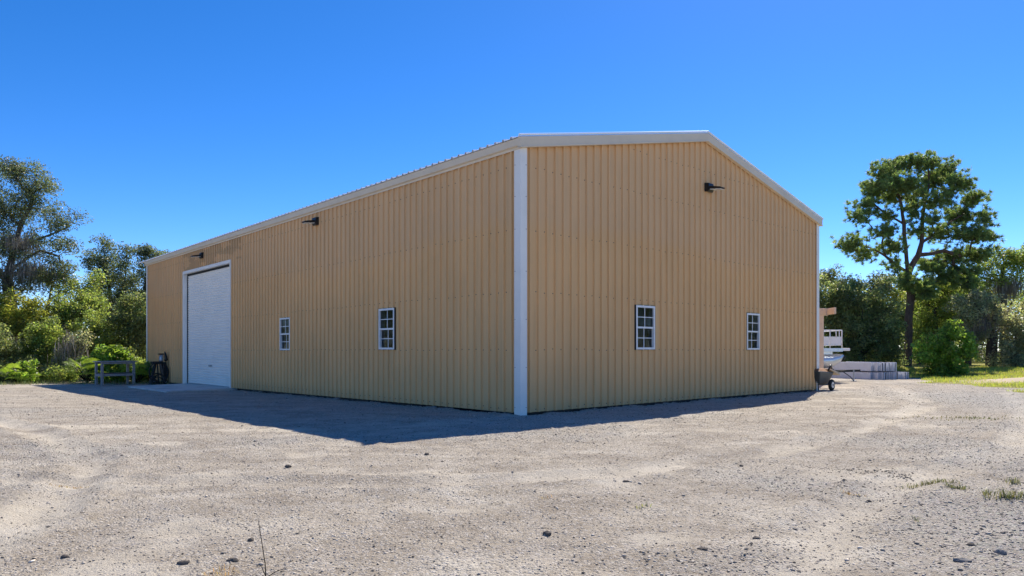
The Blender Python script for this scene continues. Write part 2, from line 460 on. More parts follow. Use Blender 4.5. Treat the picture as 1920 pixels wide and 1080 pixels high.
smooth = np.maximum(smooth, sstep(.62, .74, fbm(GX*.9, GY*1.3, 4, 55)) * .8)
smooth *= (1 - gmask*.7)
litter = sstep(28.6, 30.2, GY + (fbm(GX*.6, GY*.6, 3, 4)-.5)*2.0) * sstep(-10.5, -12.5, GX)
litter = np.maximum(litter, sstep(32.5, 35, GY) * sstep(8, 12, GX))
litter = np.maximum(litter, sstep(60, 80, GY))
ny, nx = GX.shape
idx = np.arange(nx*ny).reshape(ny, nx)
quads = np.stack([idx[:-1, :-1], idx[:-1, 1:], idx[1:, 1:], idx[1:, :-1]], -1).reshape(-1, 4)
ground = np_mesh('ground', np.stack([GX, GY, GZ], -1).reshape(-1, 3), quads, M['ground'],
                 col=np.stack([gmask, smooth, litter], -1).reshape(-1, 3), smooth=True, nper=4)
kind(ground, 'structure')

# grassy bank on the right, with a bare sandy patch
def lawn_edge(y): return 15.0 + (y - 20) * .205 + .5*np.sin(y*.9) + .35*np.sin(y*2.3+1)
lx = np.concatenate([np.arange(10, 30, .22), np.arange(30, 120, 2.0)]); ly = np.concatenate([np.arange(9, 36, .22), np.arange(36, 70, 1.5)])
LX, LY = np.meshgrid(lx, ly)
def lawn_in(x, y):
    a = x - (lawn_edge(y) + (fbm(x*1.3, y*1.3, 3, 61)-.5)*1.1)
    b = (y - 31.6) + (fbm(x*.9, y*.9, 3, 62)-.5)*1.2
    return np.maximum(a, np.minimum(b, x - 10.5))
def lawn_z(x, y):
    d = lawn_in(x, y)
    return base_height(x, y) - .10 + .13*sstep(-.5, .35, d) + .30*sstep(.3, 6.5, d) + (fbm(x*1.1, y*1.1, 3, 90)-.5)*.10*sstep(0, 2, d) - .5*sstep(-.5, -2, d)
def sandy(x, y): return sstep(1.5, .5, np.hypot((x-18.9)/2.4, (y-26.2)/1.3) + (fbm(x*1.1, y*1.1, 3, 14)-.5)*1.1)
idx = np.arange(LX.size).reshape(LX.shape)
lq = np.stack([idx[:-1, :-1], idx[:-1, 1:], idx[1:, 1:], idx[1:, :-1]], -1).reshape(-1, 4)
keep = (lawn_in(LX, LY).ravel()[lq] > -1.4).any(axis=1)
lawn = np_mesh('lawn', np.stack([LX, LY, lawn_z(LX, LY)], -1).reshape(-1, 3), lq[keep], M['lawn'],
               col=np.repeat(sandy(LX, LY).reshape(-1, 1), 3, 1), smooth=True, nper=4)
kind(lawn, 'structure')

# ------------------------------------------------------------------ the metal building
H, R = 5.003, 1.3137
bld = empty('metal_building', (CX, CY, 0), TH)
lab(bld, 'large tan ribbed metal building with white corner trim and low gable roof', 'building')
SP = .2286          # rib spacing
FOOT = .05         # sheets stop just above the ground
def gable_top(s): return H + R * (1 - abs(s - W/2) / (W/2))

def panel_profile(s0, s1, length):
    """(s, n) points of one sheet, from rib crest to rib crest, lapping its neighbour"""
    pts = []; k = round(s0 / SP)
    h, wb, wt = .040, .029, .019
    for i in range(5):
        c = (k + i) * SP
        if i == 0: q = [(c + wt, h), (c + wb, 0)]
        elif i == 4: q = [(c - wb, .0), (c - wt, h + .002), (c + wt + .001, h + .002), (c + wb + .003, .001)]
        else: q = [(c - wb, 0), (c - wt, h), (c + wt, h), (c + wb, 0)]
        pts += q
    pts.sort(key=lambda q: q[0])
    return [q for q in pts if q[0] >= s0]

def wall_sheets(parent, length, to3, ztop, openings, mat):
    breaks = sorted({e for o in openings for e in o[:2]})
    k = 0; n = 0; drop = 0.0 if ztop is gable_top else .0070
    while k * SP < length - .01:
        s0, s1 = k*SP, min((k+4)*SP, length)
        prof = panel_profile(s0, s1, length)
        prof = [p for p in prof if p[0] <= length]
        if prof[-1][0] < length and s1 >= length - 1e-6: prof.append((length, 0))
        pts = [prof[0]]
        for p in prof[1:]:
            a = pts[-1]
            for b in breaks + [W/2 if ztop is gable_top else -1]:
                if a[0] < b < p[0]:
                    t = (b-a[0])/(p[0]-a[0]); pts.append((b, a[1] + t*(p[1]-a[1])))
            pts.append(p)
        mb = MB()
        for a, b in zip(pts[:-1], pts[1:]):
            mid = (a[0]+b[0])/2; za, zb = ztop(a[0]) + .06, ztop(b[0]) + .06
            cuts = sorted((o[2], o[3]) for o in openings if o[0] < mid < o[1])
            z = FOOT - drop*mid
            for c0, c1 in cuts:
                if c0 > z + .01: mb.face([to3(a[0], a[1], z), to3(b[0], b[1], z), to3(b[0], b[1], c0), to3(a[0], a[1], c0)])
                z = c1
            mb.face([to3(a[0], a[1], z), to3(b[0], b[1], z), to3(b[0], b[1], zb), to3(a[0], a[1], za)])
        o = mb.build('siding_panel', mat, parent); n += 1
        k += 4

g3 = lambda s, n, z: (s, -n, z)          # gable wall: faces local -Y
l3 = lambda s, n, z: (-n, s, z)          # long wall: faces local -X
WIN_G = [(3.40, 4.07, 1.24, 2.21), (8.045, 8.70, 1.235, 2.20)]
WIN_L = [(4.27, 4.945, 1.24, 2.205), (9.835, 10.525, 1.222, 2.175)]
DOOR = (14.54, 19.42, -.4, 4.20)

def backing(name, length, to3, openings, gable=False):
    mb = MB(); t0, t1 = -.004, -.12
    ss = sorted({0.0 if not gable else .13, length if not gable else length-.13} | {e for o in openings for e in o[:2]})
    for a, b in zip(ss[:-1], ss[1:]):
        mid = (a+b)/2; z = .07 - (0 if gable else .007*mid)
        for c0, c1 in sorted((o[2], o[3]) for o in openings if o[0] < mid < o[1]) + [(H, H)]:
            if c0 > z + .01:
                p = [to3(a,t1,z), to3(b,t1,z), to3(b,t0,z), to3(a,t0,z), to3(a,t1,c0), to3(b,t1,c0), to3(b,t0,c0), to3(a,t0,c0)]
                mb.hexa(p)
            z = max(z, c1)
    if gable:
        pts = [to3(0.13, t1, H), to3(length-.13, t1, H), to3(length/2, t1, H+R-.02)]
        mb.prism(pts, Vector(to3(0, t0, 0)) - Vector(to3(0, t1, 0)))
    return mb.build(name, M['liner'], bld)

gable = backing('gable_wall', W, g3, WIN_G, True)
wall_sheets(gable, W, g3, gable_top, WIN_G, M['wall_gable'])
longw = backing('long_wall', L, l3, WIN_L + [DOOR])
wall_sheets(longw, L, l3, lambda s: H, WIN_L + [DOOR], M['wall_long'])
# unseen far walls close the hall
mb = MB(); mb.box(W-.12, W, .13, L-.13, -.06, H); mb.build('rear_wall', M['wall_gable'], bld)
mb = MB(); mb.box(.125, W-.125, L-.12, L, -.06, H); mb.prism([(.125, L-.12, H), (W-.125, L-.12, H), (W/2, L-.12, H+R-.02)], (0, .12, 0))
mb.build('rear_gable_wall', M['wall_gable'], bld)
mb = MB(); mb.box(.42, W-.125, .42, L-.125, -.16, .0); mb.build('floor_slab', M['concrete'], bld)

mb = MB(); mb.box(.16, .40, .16, L-.13, -.5, -.02); mb.box(.16, W-.13, .16, .40, -.5, .05); mb.build('foundation', M['footing'], bld)
# screw heads along the girts
def screws(parent, length, to3, ztop, openings):
    mb = MB()
    for z in (.11, 1.235 if parent is gable else 1.23, 2.33, 3.49, 4.69, 5.6):
        for k in range(int(length / SP)):
            s = (k+1)*SP - .062
            jit = random.uniform(-.014, .014)
            if s < .18 or z > ztop(s) - .1 or any(o[0]-.06 < s < o[1]+.06 and o[2]-.04 < z < o[3]+.04 for o in openings): continue
            if random.random() < .06: continue
            zz = z + jit; r = .011
            ring0 = [to3(s + r*math.cos(a), .0, zz + r*math.sin(a)) for a in np.arange(6)*math.pi/3]
            ring1 = [to3(s + r*.8*math.cos(a), .009, zz + r*.8*math.sin(a)) for a in np.arange(6)*math.pi/3]
            for i in range(6): mb.face([ring0[i], ring0[(i+1) % 6], ring1[(i+1) % 6], ring1[i]])
            mb.face(ring1)
    kind(mb.build('screw_heads', M['screw'], parent), 'stuff')
screws(gable, W, g3, gable_top, WIN_G)
screws(longw, L, l3, lambda s: H, WIN_L + [DOOR])

# white corner trims: folded angles
def corner(x, y, sx, sy, w=.125, z0=-.02):
    mb = MB(); o, t = .045, .006
    # leg lying on the gable side and leg lying on the long side, with a hemmed edge
    fx = [(x - sx*o, y - sy*o), (x + sx*w, y - sy*o), (x + sx*w, y - sy*(o-t) + 0), (x + sx*(w-.012), y - sy*(o-t)), (x - sx*(o-t), y - sy*(o-t)),
          (x - sx*(o-t), y + sy*(w-.012)), (x - sx*o, y + sy*w)]
    mb.prism([(a, b, z0) for a, b in fx], (0, 0, H + .03 - z0))
    c = mb.build('corner_trim', M['trim'], bld)
    sc = MB()
    for z in (.15, .9, 1.8, 2.7, 3.49, 4.1, 4.69):
        for (px, py, dx, dy) in ((x + sx*(w-.025), y - sy*o, 0, -sy), (x - sx*o, y + sy*(w-.025), -sx, 0)):
            sc.box(px-.006, px+.006, py-.006, py+.006, z-.006, z+.006)
    kind(sc.build('trim_screws', M['screw'], c), 'stuff')
corner(0, 0, 1, 1); corner(0, L, 1, -1, z0=-.19); corner(W, 0, -1, 1, z0=-.04)

# eave trims, rake trims, roof
SL = R / (W/2)
OH = .10
def eave_trim(side):
    mb = MB(); x0 = 0 if side < 0 else W; d = side
    prof = [(x0 + d*.0385, H - .035), (x0 + d*.050, H - .04), (x0 + d*.058, H), (x0 + d*.100, H + .02), (x0 + d*.112, H + .152), (x0 + d*.0385, H + .158)]
    mb.prism([(a, -OH + .012, b) for a, b in prof], (0, L + 2*OH - .024, 0))
    mb.build('eave_trim', M['stone_trim'], bld)
eave_trim(-1); eave_trim(1)
def rake(y, sy, a, b):
    # a, b: x of the low and high end; board follows the slope
    mb = MB()
    za, zb = H + (0 if a != W/2 else R), H + R
    ex = -.108 if a == 0 else W + .108
    ze = H + SL * (-.108)
    outl = [(ex, y, ze + .0), (W/2, y, H + R), (W/2, y, H + R + .185), (ex, y, ze + .185)]
    mb.prism(outl, (0, sy*.075, 0))
    low = [(ex, y, ze - .012), (W/2, y, H + R - .012), (W/2, y, H + R + .014), (ex, y, ze + .014)]
    mb.prism(low, (0, sy*.088, 0))
    return mb.build('rake_trim', M['stone_trim'], bld)
for a in (0, W):
    rake(-.0395, -1, a, W/2); rake(L + .0395, 1, a, W/2)
roof = MB()
for sx in (0, 1):
    e = -.04 if sx == 0 else W + .04
    roof.prism([(e, -.09, H + .115), (W/2, -.09, H + R + .10), (W/2, -.09, H + R + .155), (e, -.09, H + .165)], (0, L + .18, 0))
roof = roof.build('roof', M['liner'], bld)
nroof = int(math.ceil((L + .2) / (4*SP)))
for sx in (0, 1):
    e = -.135 if sx == 0 else W + .135
    ze = H + .19 - .135*SL
    mesh = None
    for k in range(nroof):
        if mesh is None:
            mb = MB(); prof = panel_profile(0, 4*SP, 1e3)
            for i in range(len(prof)-1):
                a, b = prof[i], prof[i+1]
                mb.face([(e, a[0], ze + a[1]), (e, b[0], ze + b[1]), (W/2, b[0], H + R + .19 + b[1]), (W/2, a[0], H + R + .19 + a[1])])
                mb.face([(e, a[0], ze + a[1] - .004), (W/2, a[0], H + R + .186 + a[1]), (W/2, b[0], H + R + .186 + b[1]), (e, b[0], ze + b[1] - .004)])
                mb.face([(e, a[0], ze + a[1] - .004), (e, b[0], ze + b[1] - .004), (e, b[0], ze + b[1]), (e, a[0], ze + a[1])])
            o = mb.build('roof_panel', M['roof'], roof); mesh = o.data
        else:
            o = bpy.data.objects.new('roof_panel', mesh); COL.objects.link(o); o.parent = roof
        o.location.y = -.11 + k*4*SP
mb = MB()   # white edge flashing along the near rake
for sx in (0, 1):
    e = -.14 if sx == 0 else W + .14
    ze = H + .19 - .14*SL
    mb.prism([(e, -.118, ze - .002), (W/2, -.118, H + R + .188), (W/2, -.118, H + R + .222), (e, -.118, ze + .032)], (0, .016, 0))
    mb.tube([(e, -.122, ze + .036), (W/2, -.122, H + R + .226)], .018, 10)
mb.build('roof_edge_flashing', M['flash'], roof)
mb = MB(); zz = H + R + .215
mb.prism([(W/2-.17, -.13, zz-.035), (W/2-.02, -.13, zz+.004), (W/2+.02, -.13, zz+.004), (W/2+.17, -.13, zz-.035), (W/2+.17, -.13, zz-.027), (W/2+.02, -.13, zz+.016), (W/2-.02, -.13, zz+.016), (W/2-.17, -.13, zz-.027)], (0, L+.26, 0))
mb.build('ridge_cap', M['stone_trim'], bld)

# windows: vinyl single-hung units with eight panes
def window(to3, s0, s1, z0, z1, out_left):
    def bx(mb, a, b, n0, n1, c, d, m=0):
        mb.hexa([to3(a,n0,c), to3(b,n0,c), to3(b,n1,c), to3(a,n1,c), to3(a,n0,d), to3(b,n0,d), to3(b,n1,d), to3(a,n1,d)], m)
    w = .045; mb = MB(); n0, n1 = -.10, .048
    bx(mb, s0, s0+w, n0, n1, z0, z1); bx(mb, s1-w, s1, n0, n1, z0, z1)
    bx(mb, s0+w, s1-w, n0, n1, z1-w, z1); bx(mb, s0+w, s1-w, n0, n1+.008, z0, z0+w)
    win = mb.build('window', M['vinyl'], bld)
    a, b, c, d = s0+w, s1-w, z0+w, z1-w; zm = (c+d)/2
    gs = MB(); dk = .010
    for q in ((s0-dk, s0-.002, z0-dk, z1+dk), (s1+.002, s1+dk, z0-dk, z1+dk), (s0-.002, s1+.002, z1+.002, z1+dk), (s0-.002, s1+.002, z0-dk, z0-.002)):
        bx(gs, q[0], q[1], -.06, .039, q[2], q[3])
    gs.build('sealant', M['gasket'], win)
    mr = MB(); bx(mr, a, b, -.03, .030, zm-.02, zm+.02); mr.build('meeting_rail', M['vinyl'], win)
    for top in (1, 0):
        lo, hi = (zm+.02, d) if top else (c, zm-.02)
        n = .010 if top else -.014
        mc, mz = (a+b)/2, (lo+hi)/2
        mu = MB(); h = .009
        bx(mu, mc-h, mc+h, n-.006, n+.008, lo, hi); bx(mu, a, mc-h, n-.006, n+.008, mz-h, mz+h); bx(mu, mc+h, b, n-.006, n+.008, mz-h, mz+h)
        mu.build('muntin', M['vinyl'], win)
        for (p, q) in ((a, mc-h), (mc+h, b)):
            for (r, t) in ((lo, mz-h), (mz+h, hi)):
                g = MB(); pq = [to3(p, n, r), to3(q, n, r), to3(q, n, t), to3(p, n, t)]; g.face(pq[::-1] if out_left else pq); g.build('pane', M['glass'], win)
    return win
for q in WIN_G: window(g3, *q, False)
for q in WIN_L: window(l3, *q, True)

# roll-up door
door = MB(); a, b, zt = DOOR[0], DOOR[1], DOOR[3]
ft = .10
door.box(-.049, .16, b-.006, b+ft, -.20, zt+ft); door.box(-.049, .16, a-ft+.02, a+.006, -.16, zt+ft); door.box(-.0485, .16, a+.0065, b-.0065, zt-.006, zt+ft)
door = door.build('door', M['trim'], bld)
cu = MB(); nrow = 46; zlo, zhi = -.08, zt - .07
dz = (zhi - zlo) / nrow
prof = []
for i in range(nrow):
    z = zlo + i*dz
    prof += [(.126, z), (.126, z+dz*.3), (.112, z+dz*.5), (.112, z+dz*.75), (.126, z+dz*.98)]
prof.append((.125, zhi))
for p, q in zip(prof[:-1], prof[1:]): cu.face([(p[0], a+.01, p[1]), (p[0], b-.03, p[1]), (q[0], b-.03, q[1]), (q[0], a+.01, q[1])])
cu.build('curtain', M['curtain'], door)
gk = MB(); gk.box(.088, .15, b-.032, b-.0065, -.10, zt-.08); gk.box(.09, .155, a+.007, b-.007, zt-.079, zt-.0065); gk.box(.135, .155, a+.001, b-.036, -.12, zt-.09)
gk.build('weather_seal', M['gasket'], door)
hd = MB(); hd.box(.085, .098, 16.7, 17.0, .62, .68); hd.tube([(.098, 16.75, .66), (.06, 16.75, .66), (.06, 16.95, .66), (.098, 16.95, .66)], .012, 6); hd.build('handle', M['galv'], door)
bb = MB(); bb.box(.095, .118, a+.012, b-.036, -.105, -.045); bb.build('bottom_bar', M['galv'], door)

# concrete pad in front of the door
mb = MB()
px = [(0.10, 14.2), (-2.25, 13.9), (-2.2, 18.55), (0.10, 19.62)]
top = [loc2world(v, u, -.002 - .0042*u) for v, u in px]
mb.prism([p - Vector((0, 0, .2)) for p in top], (0, 0, .2))
pad = kind(mb.build('concrete_pad', M['concrete'], None, bevel=.015), 'structure')

# wall lamps: black box with an angled head and pale lens
def wall_lamp(to3, s, z, label):
    p = bld.matrix_basis @ Vector(to3(s, .0, z)); q = bld.matrix_basis @ Vector(to3(s, 1.0, z)); d = (q - p).normalized()
    e = empty('wall_lamp', p); lab(e, label, 'lamp', 'lamps on the walls of the metal building')
    e.rotation_euler = (0, 0, math.atan2(d.y, d.x))     # local +x points out of the wall
    m = MB(); m.prism([(.004, -.11, -.10), (.10, -.11, -.12), (.14, -.11, -.06), (.12, -.11, .09), (.004, -.11, .11)], (0, .22, 0)); m.build('housing', M['black'], e, bevel=.008)
    m = MB(); m.prism([(.12, -.10, .02), (.42, -.085, -.045), (.45, -.085, -.07), (.42, -.085, -.083), (.12, -.10, -.035)], (0, .19, 0)); m.build('head', M['black'], e, bevel=.006)
    m = MB(); m.prism([(.27, -.075, -.066), (.42, -.07, -.0925), (.41, -.07, -.104), (.29, -.075, -.086)], (0, .145, 0)); m.build('lens', M['lens'], e)
    m = MB(); m.prism([(.135, -.075, -.052), (.23, -.075, -.068), (.22, -.075, -.088), (.145, -.075, -.075)], (0, .15, 0)); m.build('lens', M['lens'], e)
    m = MB(); m.tube([(.142, -.02, -.0), (.155, -.02, -.0)], .022, 10); m.build('sensor', M['galv'], e)
wall_lamp(l3, 8.15, 4.735, 'black wall lamp high on the long wall, between the roll-up door and the corner')
wall_lamp(l3, 17.25, 4.72, 'black wall lamp directly above the white roll-up door')
wall_lamp(g3, 6.22, 5.21, 'black wall lamp under the peak of the gable wall')

# pale cabinet standing inside, seen through a window
e = empty('storage_cabinet', loc2world(.55, 4.35, 0), TH); lab(e, 'pale cabinet inside the building, behind the long-wall window nearest the corner', 'cabinet')
m = MB(); m.box(-.3, .3, -.33, .33, .0, 1.47); m.build('body', M['cabinet'], e, bevel=.01)
m = MB(); m.box(-.33, .33, -.36, .36, 1.472, 1.52); m.build('top', M['white'], e)
for s in (-1, 1):
    m = MB(); m.box(-.322, -.302, s*.165-.155, s*.165+.155, .06, 1.44); m.build('door', M['cabinet'], e)

# ------------------------------------------------------------------ plants
def tint(n, spread=.25, warm=.1, r=None):
    r = r or rng
    b = 1 + r.normal(0, spread, (n, 1)).clip(-.6, .9)
    c = np.repeat(b, 3, 1); c[:, 0] *= 1 + r.normal(0, warm, n); return c.clip(.15, 2.5)

def leaves(name, centers, n_each, rad, size, mat, parent, aspect=.5, up=.5, spread=.22, flat=.8, clump_var=.22):
    c = np.repeat(np.asarray(centers), n_each, 0); n = len(c)
    off = rng.normal(0, 1, (n, 3)); off /= np.linalg.norm(off, axis=1, keepdims=True) + 1e-9
    off *= (rng.random((n, 1)) ** .45) * rad; off[:, 2] *= flat
    p = c + off
    nrm = rng.normal(0, 1, (n, 3)); nrm[:, 2] += up * 1.5; nrm += off / rad * .6
    nrm /= np.linalg.norm(nrm, axis=1, keepdims=True)
    t = rng.normal(0, 1, (n, 3)); t -= nrm * (t*nrm).sum(1, keepdims=True); t /= np.linalg.norm(t, axis=1, keepdims=True)
    b = np.cross(nrm, t)
    s = (size * (.6 + .8*rng.random((n, 1))))
    q = np.empty((n, 4, 3)); q[:, 0] = p - t*s*.5; q[:, 1] = p + b*s*aspect*.5 + nrm*s*.06; q[:, 2] = p + t*s*.5; q[:, 3] = p - b*s*aspect*.5 + nrm*s*.06
    f = np.arange(n*4).reshape(n, 4)
    cl = np.repeat(1 + rng.normal(0, clump_var, (len(centers), 1)).clip(-.5, .6), n_each, 0)
    col = np.repeat(tint(n, spread) * cl, 4, 0)
    return np_mesh(name, q.reshape(-1, 3), f, mat, parent, col=col, nper=4)

def needles(name, centers, dirs, n_each, length, width, mat, parent):
    c = np.repeat(np.asarray(centers), n_each, 0); n = len(c)
    d0 = np.repeat(np.asarray(dirs), n_each, 0)
    d = rng.normal(0, 1, (n, 3)); d /= np.linalg.norm(d, axis=1, keepdims=True)
    d = d + d0*.75; d /= np.linalg.norm(d, axis=1, keepdims=True)
    sd = np.cross(d, rng.normal(0, 1, (n, 3))); sd /= np.linalg.norm(sd, axis=1, keepdims=True)
    ln = length * (.6 + .6*rng.random((n, 1)))
    st = c + rng.normal(0, .035, (n, 3))
    q = np.empty((n, 3, 3)); q[:, 0] = st - sd*width; q[:, 1] = st + sd*width; q[:, 2] = st + d*ln; q[:, 2, 2] -= ln[:, 0]*.12
    cl = np.repeat(1 + rng.normal(0, .22, (len(centers), 1)).clip(-.5, .6), n_each, 0)
    return np_mesh(name, q.reshape(-1, 3), np.arange(n*3).reshape(n, 3), mat, parent, col=np.repeat(tint(n, .2)*cl, 3, 0))

def strands(name, tops, n_each, rad, length, mat, parent, width=.012):
    c = np.repeat(np.asarray(tops), n_each, 0); n = len(c)
    p = c + rng.normal(0, 1, (n, 3))*rad*np.array([1, 1, .5])
    a = rng.random(n)*6.28; sd = np.stack([np.cos(a), np.sin(a), np.zeros(n)], 1)*width*(.6+rng.random((n, 1)))
    ln = length*(.3 + rng.random((n, 1))); dr = np.concatenate([rng.normal(0, .12, (n, 2))*ln, -ln], 1)
    q = np.empty((n, 4, 3)); q[:, 0] = p - sd; q[:, 1] = p + sd; q[:, 2] = p + dr*.6 + sd*1.2; q[:, 3] = p + dr
    return np_mesh(name, q.reshape(-1, 3), np.arange(n*4).reshape(n, 4), mat, parent, col=np.repeat(tint(n, .2, .03), 4, 0), nper=4)

def sample_blobs(blobs, Y, density):
    pts = []
    for bl in blobs:
        px, py, rx, rz = bl[:4]; dy = bl[4] if len(bl) > 4 else 0.0
        k = (Y+dy) / FPX; c = at(px, py, Y+dy); a, b = rx*k, rz*k; d = max(min(a*.9, b*1.4, 2.2), .4)
        n = max(4, int(density * (a*b*d) ** .75 * 4))
        for _ in range(n):
            o = rng.normal(0, 1, 3); o /= np.linalg.norm(o); o *= rng.random() ** .42 * (1 + .22*rng.normal())
            pts.append(np.array([c.x + o[0]*a, c.y + o[1]*d, c.z + o[2]*b]))
    return np.array(pts)

def skeleton(trunk_lines, tips, r0, mat, parent, wob=.12, maxr=None, rtip=.012):
    """trunk polylines (lists of Vector) + branches grown from them to every tip"""
    nodes, par = [], []
    for ln in trunk_lines:
        start = None
        for i, p in enumerate(ln):
            p = np.array(p)
            if i == 0:
                if nodes:
                    d = [np.linalg.norm(p - q) for q in nodes]; start = int(np.argmin(d)); prev = start; continue
                nodes.append(p); par.append(-1); prev = 0; continue
            seg = nodes[prev]; m = max(1, int(np.linalg.norm(p - seg) / .5)); base = seg.copy()
            for j in range(1, m+1):
                q = base + (p-base)*j/m + rng.normal(0, 1, 3)*wob*.25*(j < m)
                nodes.append(q); par.append(prev); prev = len(nodes)-1
    ntr = len(nodes); arr = np.array(nodes)
    zmin = arr[:, 2].min(); ztop = arr[:, 2].max()
    order = np.argsort([np.min(np.linalg.norm(arr - t, axis=1)) for t in tips])
    for oi in order:
        t = tips[oi]; arr = np.array(nodes)
        dv = t - arr; dist = np.linalg.norm(dv, axis=1)
        cost = dist + np.maximum(0, arr[:, 2] - t[2] + .15*dist)*1.6 + (arr[:, 2] < zmin + .22*(ztop-zmin))*2.0
        j = int(np.argmin(cost)); base = arr[j].copy(); m = max(2, int(dist[j]/.45)); prev = j
        sag = np.array([0, 0, .10*dist[j]])
        for k in range(1, m+1):
            f = k/m
            q = base + (t-base)*f + sag*math.sin(math.pi*f)*.5 + rng.normal(0, 1, 3)*wob*.35*min(1, dist[j])*(k < m)
            nodes.append(q); par.append(prev); prev = len(nodes)-1
    n = len(nodes); load = np.zeros(n)
    has = np.zeros(n, bool)
    for i in range(n):
        if par[i] >= 0: has[par[i]] = True
    load[~has] = 1
    for i in range(n-1, 0, -1):
        if par[i] >= 0: load[par[i]] += load[i]
    lmax = load[0]; ex = math.log(r0/rtip)/math.log(max(lmax, 3))
    rad = rtip * np.maximum(load, 1) ** ex
    vs, fs = [], []
    P = np.array(nodes); ns = 5
    for i in range(1, n):
        a, b = P[par[i]], P[i]; d = b-a; ln = np.linalg.norm(d)
        if ln < 1e-4: continue
        d /= ln; e = np.cross(d, [.3, .7, .2]); e /= np.linalg.norm(e); g = np.cross(d, e)
        ra = min(rad[par[i]], rad[i]*1.35); rb = rad[i]; k0 = len(vs)
        sides = 8 if rad[i] > .07 else 4
        for r_, c_ in ((ra, a - d*ra*.3), (rb, b)):
            for k in range(sides):
                w = 2*math.pi*k/sides; vs.append(c_ + (e*math.cos(w) + g*math.sin(w))*r_)
        for k in range(sides):
            q = (k+1) % sides; fs.append((k0+k, k0+q, k0+sides+q, k0+sides+k))
    o = np_mesh('trunk', np.array(vs), np.array(fs), mat, parent, smooth=True, nper=4)
    return P, rad

PLANT_FLOOR = {}
def floor_at(x, y):
    if x > 9: return max(gz(x, y), float(lawn_z(np.array([x]), np.array([y]))[0]))
    return gz(x, y)
def tree(name, label, cat, Y, base_px, trunks, blobs, r0, mat, bark='bark', density=5, n_each=60, rad=.42, size=.09, group=None, moss=None, needle=False, aspect=.5, flat=.8, up=.5, local=True):
    bx = (base_px-960)/FPX*Y
    z = floor_at(bx, Y) - .05
    e = empty(name, (0, 0, 0)); lab(e, label, cat, group)
    e.location = (bx, Y, z); 
    lines = []
    for i, ln in enumerate(trunks):
        pl = [at(p[0], p[1], Y + (p[2] if len(p) > 2 else 0)) for p in ln]
        if i == 0: pl = [Vector((bx, Y, z-.15))] + pl
        lines.append(pl)
    size *= 1.25 if not needle else 1; n_each = int(n_each*(1.35 if not needle else 1))
    if name == 'bush':       # foliage down to the soil
        gpy = YH + FPX*(CAMH - z - .1)/Y; wid = max(b[2] for b in blobs)
        blobs = blobs + [(base_px - wid*.45, gpy-6, wid*.55, 8), (base_px + wid*.45, gpy-6, wid*.55, 8), (base_px, gpy-12, wid*.5, 12, -.4)]
    tips = sample_blobs(blobs, Y, density)
    P, r = skeleton(lines, tips, r0, M[bark], e, rtip=.011)
    if needle:
        dirs = tips - np.array([bx, Y, 0]); dirs[:, 2] = np.abs(dirs[:, 2])*0 + 1.2; dirs[:, :2] *= .25
        dirs /= np.linalg.norm(dirs, axis=1, keepdims=True)
        # each tip carries several tufts
        k = 5; tt = np.repeat(tips, k, 0) + rng.normal(0, 1, (len(tips)*k, 3))*np.array([.21, .21, .12]); dd = np.repeat(dirs, k, 0)
        needles('crown', tt, dd, n_each, size, .019, M[mat], e)
    else:
        leaves('crown', tips, n_each, rad, size, M[mat], e, aspect=aspect, flat=flat, up=up)
    if moss:
        mt = sample_blobs(moss, Y, density*1.2); kind(strands('moss', mt, 40, .28, .75, M['moss'], e), 'stuff')
    for ch in e.children: ch.matrix_parent_inverse = Matrix.Translation(-Vector(e.location))
    return e

LG, RG = 'trees and bushes behind the workbench', 'trees and bushes at the right edge of the yard'
# ---- left thicket
tree('oak_tree', 'tall open-crowned oak at the far left edge, highest of the left trees', 'tree', 38, 18,
     [[(24, 600), (14, 525), (38, 425), (62, 372)], [(30, 470), (95, 440), (130, 425)], [(22, 505), (75, 470), (110, 480)], [(14, 525), (-60, 450), (-110, 400)]],
     [(35, 322, 62, 30), (70, 355, 48, 40), (118, 412, 40, 26), (20, 395, 60, 45), (105, 455, 50, 22), (40, 470, 55, 30), (-70, 400, 80, 70), (20, 530, 60, 30), (95, 520, 50, 22), (-120, 480, 90, 70), (-60, 330, 60, 40), (120, 500, 30, 20)],
     .30, 'oak', density=7, n_each=70, rad=.48, size=.085, group=LG, moss=[(30, 450, 40, 20), (60, 500, 50, 20)])
tree('oak_tree', 'slender dark oak with a pointed top, left of the building roof corner', 'tree', 43, 212,
     [[(208, 600), (204, 530), (192, 455)]], [(194, 458, 20, 22), (186, 492, 28, 26), (204, 520, 26, 28), (176, 545, 26, 30), (215, 490, 14, 18), (170, 500, 14, 20), (190, 570, 34, 34), (225, 545, 20, 26)],
     .16, 'oak', density=9, n_each=70, rad=.42, size=.09, group=LG)
tree('oak_tree', 'narrow oak between the pointed oak and the roof corner', 'tree', 42, 240,
     [[(236, 600), (232, 540), (238, 480)]], [(236, 480, 18, 20), (228, 520, 22, 30), (245, 555, 26, 34), (222, 580, 26, 26), (250, 510, 14, 26), (255, 590, 26, 40)],
     .14, 'oak', density=10, n_each=70, rad=.42, size=.09, group=LG)
tree('oak_tree', 'oak whose crown shows just above the left end of the roof', 'tree', 41, 285,
     [[(280, 600), (272, 540), (280, 480)]], [(284, 472, 26, 12), (268, 505, 16, 22), (300, 490, 30, 22), (265, 550, 22, 30), (290, 540, 30, 40), (262, 478, 12, 14)],
     .16, 'oak', density=11, n_each=75, rad=.42, size=.09, group=LG)
tree('young_tree', 'young leaning tree with thin pale curved trunk behind the left thicket', 'tree', 38.5, 74,
     [[(80, 610), (92, 565), (97, 535), (90, 515)]], [(90, 520, 36, 16), (150, 545, 42, 30), (175, 530, 26, 26), (120, 530, 24, 18)],
     .09, 'green', 'palebark', density=6, n_each=60, rad=.42, size=.09, group=LG)
